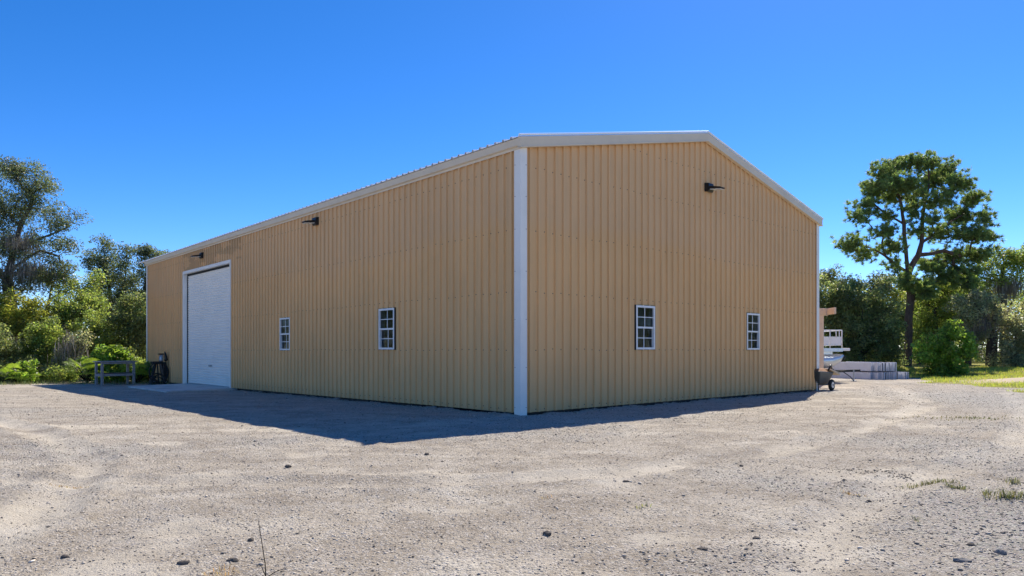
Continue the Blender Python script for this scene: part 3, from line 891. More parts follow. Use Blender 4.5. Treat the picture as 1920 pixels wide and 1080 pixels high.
tree('leafy_tree', 'broad green tree with mossy trunk in the middle of the left thicket', 'tree', 36, 112,
     [[(112, 640), (116, 570), (130, 545)]], [(165, 565, 36, 26), (140, 590, 40, 25), (115, 580, 22, 30), (185, 590, 20, 25)],
     .17, 'green', density=9, n_each=80, rad=.42, size=.10, group=LG, moss=[(118, 620, 16, 30)])
tree('bush', 'yellow-green bush climbing at the far left edge under the tall oak', 'bush', 35, 40,
     [[(42, 640), (45, 600)]], [(55, 575, 32, 24), (40, 610, 40, 26), (78, 600, 18, 30), (10, 580, 26, 40), (-40, 590, 50, 60)],
     .09, 'yellow', density=9, n_each=80, rad=.40, size=.095, group=LG)
tree('bush', 'large rounded green bush in front of the mossy trunk', 'bush', 33.3, 78,
     [[(80, 680), (80, 640)]], [(82, 640, 34, 34), (60, 655, 30, 30), (100, 660, 26, 34), (80, 612, 28, 16), (85, 690, 40, 20)],
     .07, 'green', density=11, n_each=90, rad=.36, size=.09, group=LG)
tree('bush', 'grey-brown twiggy bush left of the workbench', 'bush', 32.6, 140,
     [[(141, 690), (145, 660)]], [(145, 655, 26, 26), (128, 680, 20, 24), (160, 640, 18, 20)],
     .05, 'grey', density=9, n_each=60, rad=.36, size=.075, group=LG, moss=[(145, 640, 22, 12), (130, 665, 16, 12)])
tree('bush', 'olive bush behind the left half of the workbench', 'bush', 34.2, 178,
     [[(178, 680), (178, 630)]], [(172, 615, 34, 34), (195, 640, 28, 30), (160, 650, 24, 26)],
     .08, 'green', density=10, n_each=85, rad=.40, size=.09, group=LG)
tree('bush', 'tall dark bush beside the left end of the building', 'bush', 35.2, 240,
     [[(240, 680), (240, 610)]], [(240, 600, 36, 34), (262, 640, 26, 40), (222, 640, 30, 40), (255, 565, 26, 26), (290, 610, 30, 60), (235, 675, 46, 30)],
     .09, 'dark', density=10, n_each=95, rad=.42, size=.09, group=LG)
tree('bush', 'dark low bush at the left edge of the photo', 'bush', 32, 12,
     [[(12, 690), (12, 660)]], [(15, 660, 30, 30), (-20, 650, 40, 50), (40, 690, 40, 26), (0, 700, 40, 20), (-70, 660, 50, 60), (105, 700, 34, 18)],
     .06, 'dark', density=11, n_each=95, rad=.38, size=.085, group=LG)
tree('bush', 'bright green broad-leaved bush right behind the workbench', 'bush', 30.7, 205,
     [[(205, 690), (205, 670)]], [(205, 660, 28, 14), (188, 672, 20, 14), (225, 668, 16, 16), (212, 690, 22, 12)],
     .035, 'bright', density=16, n_each=55, rad=.28, size=.12, group=LG, aspect=.6)
tree('bush', 'small light green bush against the left end of the building', 'bush', 31.2, 262,
     [[(262, 700), (262, 685)]], [(262, 690, 18, 16), (248, 702, 14, 10), (285, 695, 20, 16)],
     .03, 'green', density=16, n_each=55, rad=.26, size=.10, group=LG)
tree('bush', 'fresh green weedy bush at the foot of the dark left thicket', 'bush', 30.6, 45,
     [[(45, 705), (42, 690)]], [(42, 690, 18, 16), (28, 704, 20, 10), (60, 706, 14, 8)],
     .03, 'bright', density=13, n_each=50, rad=.26, size=.10, group=LG)

tree('bush', 'low olive scrub left of the yellow-green palmetto', 'bush', 31.0, 118,
     [[(118, 705), (118, 695)]], [(118, 695, 24, 12), (100, 702, 18, 8), (140, 700, 16, 10)],
     .03, 'green', density=13, n_each=50, rad=.26, size=.085, group=LG)
tree('bush', 'dark scrub in the gap right behind the workbench end', 'bush', 31.8, 236,
     [[(236, 700), (236, 680)]], [(236, 668, 20, 18), (225, 690, 20, 12), (250, 680, 18, 16)],
     .03, 'green', density=13, n_each=60, rad=.28, size=.085, group=LG)
# far wood behind everything, one mass each side
def far_wood(name, x0, x1, Y0, Y1, htop, mat, n, label):
    pts = []
    for _ in range(n):
        x = rng.uniform(x0, x1); y = rng.uniform(Y0, Y1)
        h = htop * (.72 + .5*float(fbm(np.array([x*.16]), np.array([y*.1]), 3, 41)[0]))
        pts.append((x, y, rng.random()**.8 * h))
    o = leaves(name, np.array(pts), 42, .8, .20, M[mat], None, clump_var=.3)
    lab(o, label, 'wood'); kind(o, 'stuff')
far_wood('far_wood', -60, -9, 47, 56, 4.4, 'dark', 2600, 'dark far wood closing the gaps behind the left trees')
far_wood('far_wood', 14, 75, 48, 58, 5.4, 'dark', 3200, 'dark far wood closing the gaps behind the right trees')

far_wood('far_wood', -54, -44, 6, 44, 6.5, 'dark', 1900, 'unseen wood left of the yard, added to darken the window reflections')  # out of view; put in so the long-wall panes reflect dark trees
far_wood('far_wood', 52, 62, 6, 46, 5.5, 'dark', 1500, 'unseen wood right of the yard, added to darken the window reflections')  # likewise out of view, added for dark reflections in the gable panes

def palmetto(px, Y, n, size, label):
    x = (px-960)/FPX*Y; z = floor_at(x, Y)
    e = empty('palmetto', (x, Y, z)); lab(e, label, 'palmetto', 'palmettos behind the workbench')
    vs, fs, cs = [], [], []; st = MB()
    for i in range(n):
        az = rng.random()*6.28; el = rng.uniform(.45, 1.25); ln = size*rng.uniform(.6, 1.05)
        d = Vector((math.cos(az)*math.cos(el), math.sin(az)*math.cos(el), math.sin(el)))
        tip = d*ln; st.tube([(0, 0, 0), d*ln*.5 + Vector((0, 0, .04)), tip], [.014, .01, .006], 4)
        side = d.cross(Vector((0, 0, 1))).normalized(); nrm = side.cross(d).normalized()
        fan = (d*.8 + nrm*-.35).normalized(); s2 = side; br = rng.uniform(.7, 1.3)
        for k in range(17):
            g = (k-8)/8*1.75; dd = (fan*math.cos(g) + s2*math.sin(g)); l2 = size*.52*(1-.25*abs(g)/1.75)*rng.uniform(.9, 1.1)
            w = dd.cross(nrm).normalized()*.017; b = len(vs)
            mid = tip + dd*l2*.6; en = tip + dd*l2 - Vector((0, 0, l2*.22))
            vs += [tip, mid + w, en, mid - w]; fs.append((b, b+1, b+2, b+3)); cs += [(br, br, br)]*4
    st.build('stem', M['palm'], e)
    np_mesh('frond', np.array([tuple(v) for v in vs]), np.array(fs), M['palm'], e, col=np.array(cs), nper=4)
palmetto(163, 30.0, 26, .95, 'yellow-green palmetto left of the workbench')
palmetto(188, 30.3, 20, .8, 'palmetto showing through the gap under the bench top')
palmetto(258, 30.3, 24, .85, 'palmetto between the workbench and the building end')
palmetto(30, 30.2, 18, .8, 'dull palmetto at the foot of the thicket, far left edge')

# ---- right side
tree('pine_tree', 'tall forked pine with open rounded crown, standing clear above the right trees', 'tree', 39, 1701,
     [[(1704, 620), (1708, 560), (1703, 512), (1698, 462), (1695, 420), (1690, 385), (1680, 350), (1685, 318)], [(1706, 520), (1722, 478), (1729, 430), (1732, 390), (1742, 350), (1740, 312)],
      [(1698, 500), (1660, 480), (1625, 462)], [(1728, 450), (1765, 430), (1800, 405)], [(1722, 480), (1770, 470), (1800, 480)], [(1695, 425), (1660, 400), (1635, 380)], [(1732, 395), (1765, 370), (1790, 350)]],
     [(1690, 312, 30, 16, .5), (1738, 304, 28, 14, -.3), (1655, 328, 22, 18), (1775, 322, 26, 18), (1640, 356, 22, 18, .8), (1800, 345, 24, 18, -.8), (1622, 385, 22, 16), (1825, 375, 22, 16), (1612, 408, 18, 12, -.5),
      (1850, 405, 16, 18), (1598, 455, 22, 18), (1622, 476, 22, 12, .6), (1655, 435, 24, 14, -.6), (1668, 462, 22, 14), (1790, 408, 30, 18, .8), (1820, 440, 28, 18, -.6), (1765, 440, 26, 14), (1790, 478, 40, 16, .5),
      (1830, 480, 22, 18), (1700, 345, 34, 16, -.8), (1755, 340, 30, 16, 1), (1670, 370, 26, 16, 1), (1758, 375, 26, 14, -1), (1720, 368, 20, 14, 1), (1660, 405, 16, 10), (1800, 510, 30, 14), (1745, 500, 30, 16, .8), (1708, 300, 14, 10), (1765, 525, 26, 12, .5), (1810, 535, 24, 12), (1732, 545, 18, 14, -.5), (1850, 440, 16, 12), (1680, 500, 16, 10), (1713, 395, 14, 22, -.4), (1714, 432, 12, 14), (1748, 412, 16, 12, -.5), (1700, 528, 26, 16, -.4), (1726, 545, 22, 16, .4), (1672, 345, 24, 14, -.6)],
     .20, 'pine', 'pinebark', density=20, n_each=32, size=.22, group=RG, needle=True)
tree('oak_tree', 'dense dark oak beside the boat, left of the tall pine', 'tree', 37, 1610,
     [[(1610, 640), (1610, 580)], [(1615, 600), (1640, 560)]], [(1600, 560, 46, 38), (1565, 590, 36, 46), (1640, 580, 40, 44), (1600, 620, 56, 36), (1575, 650, 46, 34), (1640, 640, 44, 36), (1675, 610, 24, 50), (1540, 560, 30, 40), (1655, 665, 36, 22)],
     .28, 'dark', density=10, n_each=95, rad=.44, size=.10, group=RG)
tree('oak_tree', 'olive-topped oak peeping above the dark oak by the building edge', 'tree', 42, 1555,
     [[(1558, 620), (1560, 550)]], [(1562, 515, 26, 14), (1545, 535, 20, 20), (1580, 535, 22, 16), (1660, 530, 30, 18), (1635, 540, 30, 16)],
     .18, 'oak', density=8, n_each=80, rad=.44, size=.10, group=RG)
tree('leafy_tree', 'yellowish tree in the gap left of the pine trunk', 'tree', 44, 1672,
     [[(1672, 620), (1670, 560)]], [(1670, 530, 22, 18), (1665, 560, 22, 18), (1690, 555, 18, 22)],
     .14, 'yellow', density=7, n_each=70, rad=.44, size=.10, group=RG)
tree('leafy_tree', 'grey-green tree just right of the pine trunk', 'tree', 41, 1755,
     [[(1755, 640), (1752, 580)]], [(1750, 560, 44, 32), (1770, 530, 40, 24), (1735, 600, 36, 32), (1780, 590, 36, 30), (1725, 640, 26, 40)],
     .2, 'green', density=7, n_each=75, rad=.44, size=.10, group=RG)
tree('bush', 'bright lime-green bush on the lawn edge right of the pine', 'bush', 31.5, 1782,
     [[(1782, 670), (1780, 640)]], [(1782, 628, 24, 22), (1760, 650, 28, 22), (1800, 650, 22, 26), (1778, 672, 42, 16), (1740, 672, 24, 16)],
     .06, 'bright', density=11, n_each=80, rad=.36, size=.11, group=RG, aspect=.6)
tree('oak_tree', 'grey mossy oak with dark trunk at the right', 'tree', 37, 1858,
     [[(1860, 650), (1864, 600), (1872, 560)], [(1862, 620), (1840, 585), (1828, 570)]], [(1832, 575, 34, 22), (1815, 600, 26, 26), (1850, 560, 26, 18), (1838, 620, 18, 28), (1876, 590, 18, 20), (1805, 570, 22, 18), (1828, 655, 16, 26)],
     .26, 'grey', density=9, n_each=80, rad=.40, size=.09, group=RG, moss=[(1832, 610, 20, 22), (1850, 600, 20, 16), (1880, 585, 14, 14)])
tree('bush', 'dull blue-green bush at the right edge on the lawn', 'bush', 36, 1905,
     [[(1905, 670), (1905, 630)]], [(1905, 610, 30, 30), (1890, 650, 24, 34), (1925, 650, 40, 40), (1950, 600, 50, 50), (1900, 680, 34, 10)],
     .09, 'grey', density=10, n_each=80, rad=.40, size=.09, group=RG)
tree('oak_tree', 'tall moss-hung oak rising behind the right edge bush', 'tree', 42, 1886,
     [[(1884, 620), (1882, 550), (1880, 500)]], [(1875, 478, 26, 18), (1900, 490, 30, 22), (1850, 500, 24, 22), (1880, 520, 36, 20), (1935, 480, 40, 30), (1960, 560, 60, 60), (1835, 530, 22, 22)],
     .26, 'green', density=7, n_each=75, rad=.46, size=.10, group=RG, moss=[(1880, 535, 28, 14), (1868, 520, 20, 10), (1900, 530, 20, 12)])

tree('leafy_tree', 'full green tree directly behind the tall pine trunk', 'tree', 45, 1725,
     [[(1725, 640), (1722, 580)]], [(1722, 560, 40, 26), (1700, 590, 34, 34), (1760, 575, 40, 36), (1735, 620, 60, 40), (1790, 555, 30, 26)],
     .2, 'dark', density=9, n_each=80, rad=.5, size=.11, group=RG)
tree('leafy_tree', 'pale green tree filling the gap between the pine and the mossy oak', 'tree', 43, 1815,
     [[(1815, 640), (1815, 560)]], [(1815, 520, 26, 20), (1800, 550, 34, 28), (1840, 555, 30, 30), (1815, 600, 44, 40)],
     .18, 'green', density=9, n_each=80, rad=.46, size=.11, group=RG)

# grass on the bank
n = 70000
gx = rng.uniform(13.5, 34, n); gy = rng.uniform(17, 37, n)
ok = (lawn_in(gx, gy) > -.15) & (rng.random(n) > sandy(gx, gy)*.93)
gx, gy = gx[ok], gy[ok]; n = len(gx)
a = rng.random(n)*6.28; hgt = rng.uniform(.05, .13, n)*(1+.6*(fbm(gx*.7, gy*.7, 2, 2)-.5)); w = .011
dx, dy = np.cos(a), np.sin(a); base = np.stack([gx, gy, lawn_z(gx, gy)-.01], 1)
q = np.empty((n, 3, 3)); q[:, 0] = base; q[:, 0, 0] -= dx*w; q[:, 0, 1] -= dy*w; q[:, 1] = base; q[:, 1, 0] += dx*w; q[:, 1, 1] += dy*w
q[:, 2] = base + np.stack([rng.normal(0, .03, n), rng.normal(0, .03, n), hgt], 1)
g = np_mesh('grass', q.reshape(-1, 3), np.arange(n*3).reshape(n, 3), M['grass'], None, col=np.repeat(tint(n, .25, .12), 3, 0))
lab(kind(g, 'stuff'), 'short yellow-green grass covering the bank on the right', 'grass')
# thin weedy grass along the foot of the left thicket
n = 1500
gx = rng.uniform(-24, -13.2, n); gy = 29.3 + rng.normal(0, .5, n).clip(-.9, 1.2)
base = np.stack([gx, gy, ground_z(gx, gy)-.01], 1); a = rng.random(n)*6.28; dx, dy = np.cos(a), np.sin(a)
q = np.empty((n, 3, 3)); q[:, 0] = base; q[:, 0, 0] -= dx*w; q[:, 1] = base; q[:, 1, 0] += dx*w
q[:, 2] = base + np.stack([rng.normal(0, .05, n), rng.normal(0, .05, n), rng.uniform(.04, .22, n)], 1)
g = np_mesh('grass', q.reshape(-1, 3), np.arange(n*3).reshape(n, 3), M['tuft'], None, col=np.repeat(tint(n, .3, .2), 3, 0))
lab(kind(g, 'stuff'), 'thin weedy grass along the foot of the left thicket', 'grass')

# ------------------------------------------------------------------ things by the door
# weathered workbench
wx, wy = -16.15, 27.7
ang = math.atan2(.80, .58)
wb = empty('workbench', (wx, wy, gz(wx, wy)), ang)
lab(wb, 'weathered grey wooden workbench with lower shelf, beside the left thicket', 'workbench')
LB, DB, HB = 1.32, .60, .96
for (x, y) in ((.05, .05), (LB-.05, .05), (.05, DB-.05), (LB-.05, DB-.05)):
    p = wb.matrix_basis @ Vector((x, y, 0)); z0 = gz(p.x, p.y) - wb.location.z - .02
    m = MB(); m.box(x-.042, x+.042, y-.042, y+.042, z0, HB-.04); m.build('leg', M['greywood'], wb, bevel=.006)
for i in range(4):
    m = MB(); y0 = -.04 + i*.172; m.box(-.05, LB+.06, y0, y0+.163, HB-.038, HB + random.uniform(-.004, .006)); m.build('top_board', M['greywood'], wb, bevel=.004)
for i in range(3):
    m = MB(); y0 = .105 + i*.135; m.box(.0, LB, y0, y0+.125, .45, .485); m.build('shelf_board', M['darkwood'], wb, bevel=.004)
for y in (-.002, DB-.03):
    m = MB(); m.box(.102, LB-.102, y+.004, y+.034, .36, .449); m.build('rail', M['greywood'], wb, bevel=.004)
    m = MB(); m.box(.102, LB-.102, y+.004, y+.034, HB-.115, HB-.04); m.build('apron', M['greywood'], wb, bevel=.004)
for x in (0.0, LB-.03):
    m = MB(); m.box(x, x+.03, .102, DB-.102, .36, .449); m.build('end_rail', M['greywood'], wb, bevel=.004)

# black upright machine hung with hoses
p = loc2world(-.42, 21.35); pz = gz(p.x, p.y)
mc = empty('hose_machine', (p.x, p.y, pz), TH + math.pi/2)
lab(mc, 'black upright machine draped with hoses, standing left of the roll-up door', 'machine')
mm = MB()
mm.bar((-.12, .30, 0), (-.02, .12, .88), .07, .07); mm.bar((-.12, -.22, 0), (-.02, -.05, .88), .09, .09); mm.bar((.16, .30, 0), (.02, .12, .88), .06, .06); mm.bar((.16, -.22, 0), (.02, -.05, .88), .06, .06)
mm.bar((-.12, .30, .08), (-.12, -.22, .08), .05, .05); mm.bar((-.07, .02, .1), (-.03, .06, .86), .05, .05)
mm.build('frame', M['black'], mc, bevel=.008)
mm = MB(); mm.box(-.11, .11, -.12, .27, .82, .93); mm.build('shelf', M['black'], mc, bevel=.01)
mm = MB(); mm.box(-.10, .12, -.28, -.13, .02, .90); mm.build('side_case', M['black'], mc, bevel=.03)
mm = MB(); mm.tube([(0, -.10, .90), (0, -.10, 1.0), (0, -.11, 1.18), (0, -.10, 1.2)], [.07, .085, .075, .06], 14); mm.build('pump', M['galv'], mc, smooth=True)
mm = MB(); mm.box(-.08, .08, -.19, .01, 1.2, 1.25); mm.build('pump_cap', M['black'], mc, bevel=.008)
mm = MB(); mm.tube([(0, -.24, .93), (-.01, -.29, 1.0), (-.01, -.27, 1.13), (0, -.24, 1.33)], [.05, .07, .06, .018], 10); mm.build('spray_gun', M['black'], mc, smooth=True)
def loop(c, ry, rz, n=22, tilt=.1, ph=0):
    return [(c[0] + tilt*math.sin(a+ph), c[1] + ry*math.cos(a), c[2] + rz*math.sin(a)) for a in np.linspace(0, 2*math.pi, n)]
for (c, ry, rz, tl) in (((-.14, .05, .47), .34, .42, .05), ((-.17, -.02, .5), .30, .40, .08), ((-.16, .08, .24), .26, .20, .06), ((-.2, .0, .2), .22, .18, .09), ((-.15, .06, .16), .17, .13, .1)):
    mm = MB(); mm.tube(loop(c, ry, rz, tilt=tl), .024, 6, cap=False); mm.build('hose', M['rubber'], mc, smooth=True)
for y in (.2, -.2):
    mm = MB(); mm.torus((-.19, y, .1), (1, 0, 0), .075, .028, 16, 6); wh = mm.build('wheel', M['rubber'], mc, smooth=True)
    mm = MB(); mm.tube([(-.21, y, .1), (-.17, y, .1)], .052, 12); mm.build('rim', M['galv'], wh)

# ------------------------------------------------------------------ things beyond the right end of the building
pf = empty('post_frame', (10.75, 24.6, gz(10.75, 24.6)), 0)
lab(pf, 'tan post and beam frame just past the right end of the building', 'post frame')
bz = gz(10.75, 24.6)
m = MB(); m.box(-.09, .10, -.10, .10, -.05, 2.45); m.box(-.12, .13, -.13, .13, 0, .12); m.build('post', M['postpaint'], pf, bevel=.008)
m = MB(); m.box(-2.7, -2.51, -.10, .10, -.05, 2.45); m.build('post', M['postpaint'], pf, bevel=.008)
m = MB(); m.box(-3.0, .16, -.115, -.06, 2.452, 2.68); m.box(-3.0, .16, .06, .115, 2.452, 2.68); m.box(-3.0, .10, -.058, .058, 2.50, 2.64); m.build('beam', M['postpaint'], pf, bevel=.006)
m = MB(); m.box(.235, .30, -.6, 1.6, 2.46, 2.68); m.build('end_joist', M['postpaint'], pf, bevel=.006)
m = MB(); m.box(-3.0, .29, -.02, .07, 2.432, 2.45); m.build('tie', M['postpaint'], pf)

# pontoon boat on its trailer, bow to the right
by = 26.6; bxx = (1580-960)/FPX*by
boat = empty('pontoon_boat', (bxx, by, gz(bxx, by)), 0)
lab(boat, 'white railed pontoon boat on a trailer behind the building end', 'boat')
Lb, Wb = 6.2, 2.4
m = MB(); m.prism([(-Lb, 0, 1.20), (.34, .12, 1.20), (.42, .4, 1.20), (.42, Wb-.4, 1.20), (.34, Wb-.12, 1.20), (-Lb, Wb, 1.20)], (0, 0, .10)); m.build('deck', M['white'], boat, bevel=.015)
m = MB(); m.box(-Lb, .0, -.03, .0, 1.17, 1.30); m.build('deck_skirt', M['alu'], boat)
for y in (.38, Wb-.38):
    m = MB(); m.tube([(-Lb, y, .80), (-.75, y, .80), (-.30, y, .83), (.02, y, .93), (.20, y, 1.03)], [.29, .29, .26, .17, .04], 20); m.build('pontoon', M['alu'], boat, smooth=True)
    m = MB(); m.box(-Lb, -.3, y-.2, y+.2, 1.06, 1.198); m.build('pontoon_bracket', M['alu'], boat)
def rail_side(y):
    m = MB(); xs_ = [-Lb+.2, -3.6, -2.4, -1.35, -.70, -.45, 0.0]
    m.tube([(-Lb+.2, y, 1.98), (-.02, y, 1.98), (0, y, 1.95), (0, y, 1.30)], .02, 8)
    m.tube([(-Lb+.2, y, 1.42), (0, y, 1.42)], .016, 6); m.tube([(-Lb+.2, y, 1.72), (0, y, 1.72)], .016, 6)
    for x in xs_: m.tube([(x, y, 1.3), (x, y, 1.98)], .018, 6)
    for x in (-.22, -.10): m.tube([(x, y, 1.72), (x, y, 1.98)], .016, 6)
    m.build('railing', M['white'], boat, smooth=True)
    for i in range(len(xs_)-1):
        q = MB(); q.box(xs_[i]+.02, xs_[i+1]-.02, y-.006, y+.006, 1.435, 1.715); q.build('rail_panel', M['white'], boat)
rail_side(.06); rail_side(Wb-.06)
m = MB(); m.tube([(0, .06, 1.98), (0, Wb-.06, 1.98)], .02, 8); m.tube([(0, .06, 1.42), (0, Wb-.06, 1.42)], .016, 6); m.build('bow_railing', M['white'], boat)
m = MB(); m.box(-1.1, -.62, .35, .95, 1.30, 1.72); m.box(-1.15, -1.02, .35, .95, 1.72, 2.02); m.build('seat', M['vinyl'], boat, bevel=.05)
m = MB(); m.box(-3.2, -2.6, .35, .95, 1.30, 1.72); m.box(-3.25, -3.12, .35, .95, 1.72, 2.02); m.build('seat', M['vinyl'], boat, bevel=.05)
m = MB(); m.tube([(.20, .38, 1.03), (.26, .38, .95), (.2, .38, .86), (.12, .38, .82)], .03, 8); m.build('bow_eye', M['black'], boat)
tl = empty('boat_trailer', (bxx, by, gz(bxx, by)), 0); lab(tl, 'low steel trailer carrying the white pontoon boat', 'trailer')
for y in (.38, Wb-.38):
    m = MB(); m.box(-Lb+.6, -.2, y-.12, y+.12, .44, .515); m.build('bunk', M['darkwood'], tl, bevel=.01)
    m = MB(); m.box(-Lb+.6, -.1, y-.04, y+.04, .34, .438); m.build('frame_rail', M['galv'], tl)
for x in (-5.0, -2.5, -.3):
    m = MB(); m.box(x-.04, x+.04, .30, Wb-.30, .25, .338); m.build('crossmember', M['galv'], tl)
m = MB(); m.bar((-.3, Wb/2, .38), (1.25, Wb/2, .42), .09, .09); m.bar((-.3, .5, .36), (.7, Wb/2, .40), .06, .06); m.bar((-.3, Wb-.5, .36), (.7, Wb/2, .40), .06, .06); m.build('tongue', M['black'], tl)
m = MB(); m.tube([(.95, Wb/2-.1, .45), (.95, Wb/2-.1, .02)], .025, 8); m.box(.87, 1.03, Wb/2-.18, Wb/2-.02, -.02, .03); m.build('jack', M['galv'], tl)
m = MB(); m.tube([(.1, .5, .42), (.25, .45, .38), (.5, .42, .2), (.62, .4, .03)], .016, 6); m.build('safety_chain', M['black'], tl)
for y in (.1, Wb-.1):
    m = MB(); m.torus((-3.2, y, .27), (0, 1, 0), .19, .085, 24, 8); wh = m.build('wheel', M['rubber'], tl, smooth=True)
    m = MB(); m.tube([(-3.2, y-.05, .27), (-3.2, y+.05, .27)], .14, 14); m.build('rim', M['galv'], wh)

# garden cart parked behind the far corner
p = Vector((9.62, 21.35, 0)); pz = gz(p.x, p.y)
ct = empty('dump_cart', (p.x, p.y, pz), TH)      # local x along the gable, local y away from it
lab(ct, 'small grey dump cart heaped with a brown load at the far building corner', 'cart')
m = MB(); lo = [(-.42, .10, .22), (.18, .10, .22), (.18, .72, .22), (-.42, .72, .22)]; hi = [(-.62, .0, .60), (.34, .0, .55), (.34, .82, .55), (-.62, .82, .60)]
m.hexa(lo + hi); m.build('tub', M['poly'], ct, bevel=.025)
m = MB(); m.torus((-.15, .41, .57), (0, 0, 1), .40, .02, 20, 6); 
m = MB()
hv = [(-.58, .04, .585), (.30, .04, .545), (.30, .78, .545), (-.58, .78, .585), (-.40, .2, .70), (.16, .2, .66), (.12, .62, .68), (-.36, .6, .74)]
m.hexa(hv); m.build('load', M['load'], ct, bevel=.04)
m = MB(); m.hexa([(.10, -.02, .62), (.62, -.06, .44), (.66, .5, .46), (.12, .55, .64), (.12, -.02, .66), (.64, -.06, .52), (.68, .5, .53), (.14, .55, .69)]); m.build('tarp_flap', M['cloth'], ct, bevel=.02)
for y, s in ((-.06, 1), (.88, -1)):
    m = MB(); m.torus((.02, y, .175), (0, 1, 0), .125, .05, 24, 8); wh = m.build('wheel', M['rubber'], ct, smooth=True)
    m = MB(); m.tube([(.02, y-.045*s, .175), (.02, y+.03*s, .175)], .092, 18); m.build('rim', M['lens'], wh)
    m = MB(); m.tube([(.02, y-.055*s, .175), (.02, y-.02*s, .175)], .03, 10); m.build('hub', M['black'], wh)
m = MB(); m.tube([(.02, -.02, .175), (.02, .84, .175)], .016, 8); m.build('axle', M['galv'], ct)
m = MB(); m.bar((.1, .4, .21), (.95, .4, .16), .035, .035); m.tube([(.95, .28, .16), (.95, .52, .16)], .018, 8); m.build('draw_bar', M['black'], ct)
m = MB(); m.bar((-.42, .18, .20), (.18, .18, .20), .035, .035); m.bar((-.42, .64, .20), (.18, .64, .20), .035, .035); m.box(-.40, -.34, .16, .2, 0, .2); m.box(-.40, -.34, .62, .66, 0, .2); m.build('chassis', M['black'], ct)
m = MB(); m.tube([(-.02, .02, .62), (.06, .0, .74), (.2, .05, .78), (.36, .1, .70), (.46, .12, .60)], .03, 8); m.build('strap', M['black'], ct, smooth=True)

# white panels standing on edge in two tiers, ends towards the yard
K = Vector((15.10, 29.1, 0)); zz = gz(K.x, K.y) - .005
ORD = ['first', 'second', 'third', 'fourth', 'fifth', 'sixth', 'seventh', 'eighth', 'ninth', 'tenth', 'eleventh', 'twelfth', 'thirteenth', 'fourteenth', 'fifteenth', 'sixteenth', 'seventeenth', 'eighteenth', 'nineteenth', 'twentieth']
PT = .36
def bundle_pt(x, y, z): return (K.x + math.cos(PT)*x - math.sin(PT)*y, K.y + math.sin(PT)*x + math.cos(PT)*y, zz + z)
for tier, z0, hh, cnt, x0, yoff, pitch in (('lower', 0.0, .315, 12, 0.0, 0.0, .155), ('upper', .345, .37, 9, .12, .12, .145)):
    for i in range(cnt):
        y0 = yoff + (.30, .10, 0, .05)[i % 4] * (1 if i < 3 else .35) + random.uniform(0, .05)
        e = empty('white_panel', bundle_pt(x0 + i*pitch, y0, z0), PT)
        lab(e, 'white panel on edge, %s from left in the %s tier of stacked panels' % (ORD[i], tier), 'panel', 'white panels of the %s tier' % tier)
        ln = 2.9 - y0 + random.uniform(-.05, .05); h2 = hh - random.uniform(0, .025); th = pitch - random.uniform(.03, .085)
        m = MB(); m.box(0, .016, 0, ln, 0, h2); m.box(th-.016, th, 0, ln, 0, h2); m.build('skin', M['panelw'], e)
        m = MB(); m.box(.0165, th-.0165, random.choice((.02, .12, .3)), ln-.006, .003, h2-.006); m.build('core', M['foam'], e)
for yy, w_ in ((.45, 'front'), (2.5, 'back')):
    m = MB(); m.box(-.03, 1.85, yy, yy+.08, .3165, .3435); o = m.build('timber_batten', M['darkwood'], None, bevel=.004)
    o.location = bundle_pt(0, 0, 0); o.rotation_euler = (0, 0, PT)
    lab(o, 'dark timber batten between the two tiers of white panels, %s one' % w_, 'batten')

# ------------------------------------------------------------------ yard surface details
def stone_mesh(centers, sizes, cols, name, parent=None):
    base = np.array([(1,0,0),(-1,0,0),(0,1,0),(0,-1,0),(0,0,1),(0,0,-.5)], float)
    tri = np.array([(0,2,4),(2,1,4),(1,3,4),(3,0,4),(2,0,5),(1,2,5),(3,1,5),(0,3,5)])
    n = len(centers)
    v = base[None]*sizes[:, None, None]*(1 + rng.uniform(-.35, .35, (n, 6, 3)))
    v[:, :, 2] *= rng.uniform(.35, .65, (n, 1))
    v[:, :4, 2] += rng.uniform(-.25, .35, (n, 4))*sizes[:, None]
    a = rng.random(n)*6.28; ca, sa = np.cos(a)[:, None], np.sin(a)[:, None]
    x = v[:, :, 0]*ca - v[:, :, 1]*sa; y = v[:, :, 0]*sa + v[:, :, 1]*ca
    v = np.stack([x, y, v[:, :, 2]], -1) + centers[:, None]
    f = (tri[None] + (np.arange(n)*6)[:, None, None]).reshape(-1, 3)
    return np_mesh(name, v.reshape(-1, 3), f, M['stone'], parent, col=np.repeat(cols, 6, 0))
def gravel_points(n):
    # even in distance bands so that far ground stays cheap
    y = 3.3 * (26/3.3) ** (rng.random(n)**.85); x = rng.uniform(-.85, .85, n)*y
    return x, y
x, y = gravel_points(150000)
v_, u_ = to_local(x, y)
inside = (v_ > -.02) & (u_ > -.02)
onpad = (v_ > -2.4) & (v_ < .1) & (u_ > 13.8) & (u_ < 19.7)
dw = np.hypot(np.maximum(-v_, 0), np.maximum(-u_, 0))
g_ = np.maximum(sstep(1.4, .1, dw)*((v_ < W) & (u_ < L)), sstep(2.0, 4.2, x + .25*(5-y))*sstep(7.2, 4.2, y))
g_ = np.maximum(g_, sstep(.48, .68, fbm(x*.35, y*.35, 4, 31))*.45)
keep = ~inside & ~onpad & (rng.random(len(x)) < .30 + .70*g_) & (lawn_in(x, y) < 0)
x, y, g_ = x[keep], y[keep], g_[keep]
sz = .0035 + .0075*rng.random(len(x))**2.6 + .003*g_ + (rng.random(len(x)) < .02)*rng.uniform(.004, .012, len(x))
sz *= (1 + .04*np.maximum(y-6, 0))
shade = rng.choice([.12, .24, .40, .52, .66], len(x), p=[.12, .16, .24, .28, .20])*(1+rng.normal(0, .12, len(x)))
cols = np.stack([shade*1.12, shade*.98, shade*.80], 1)
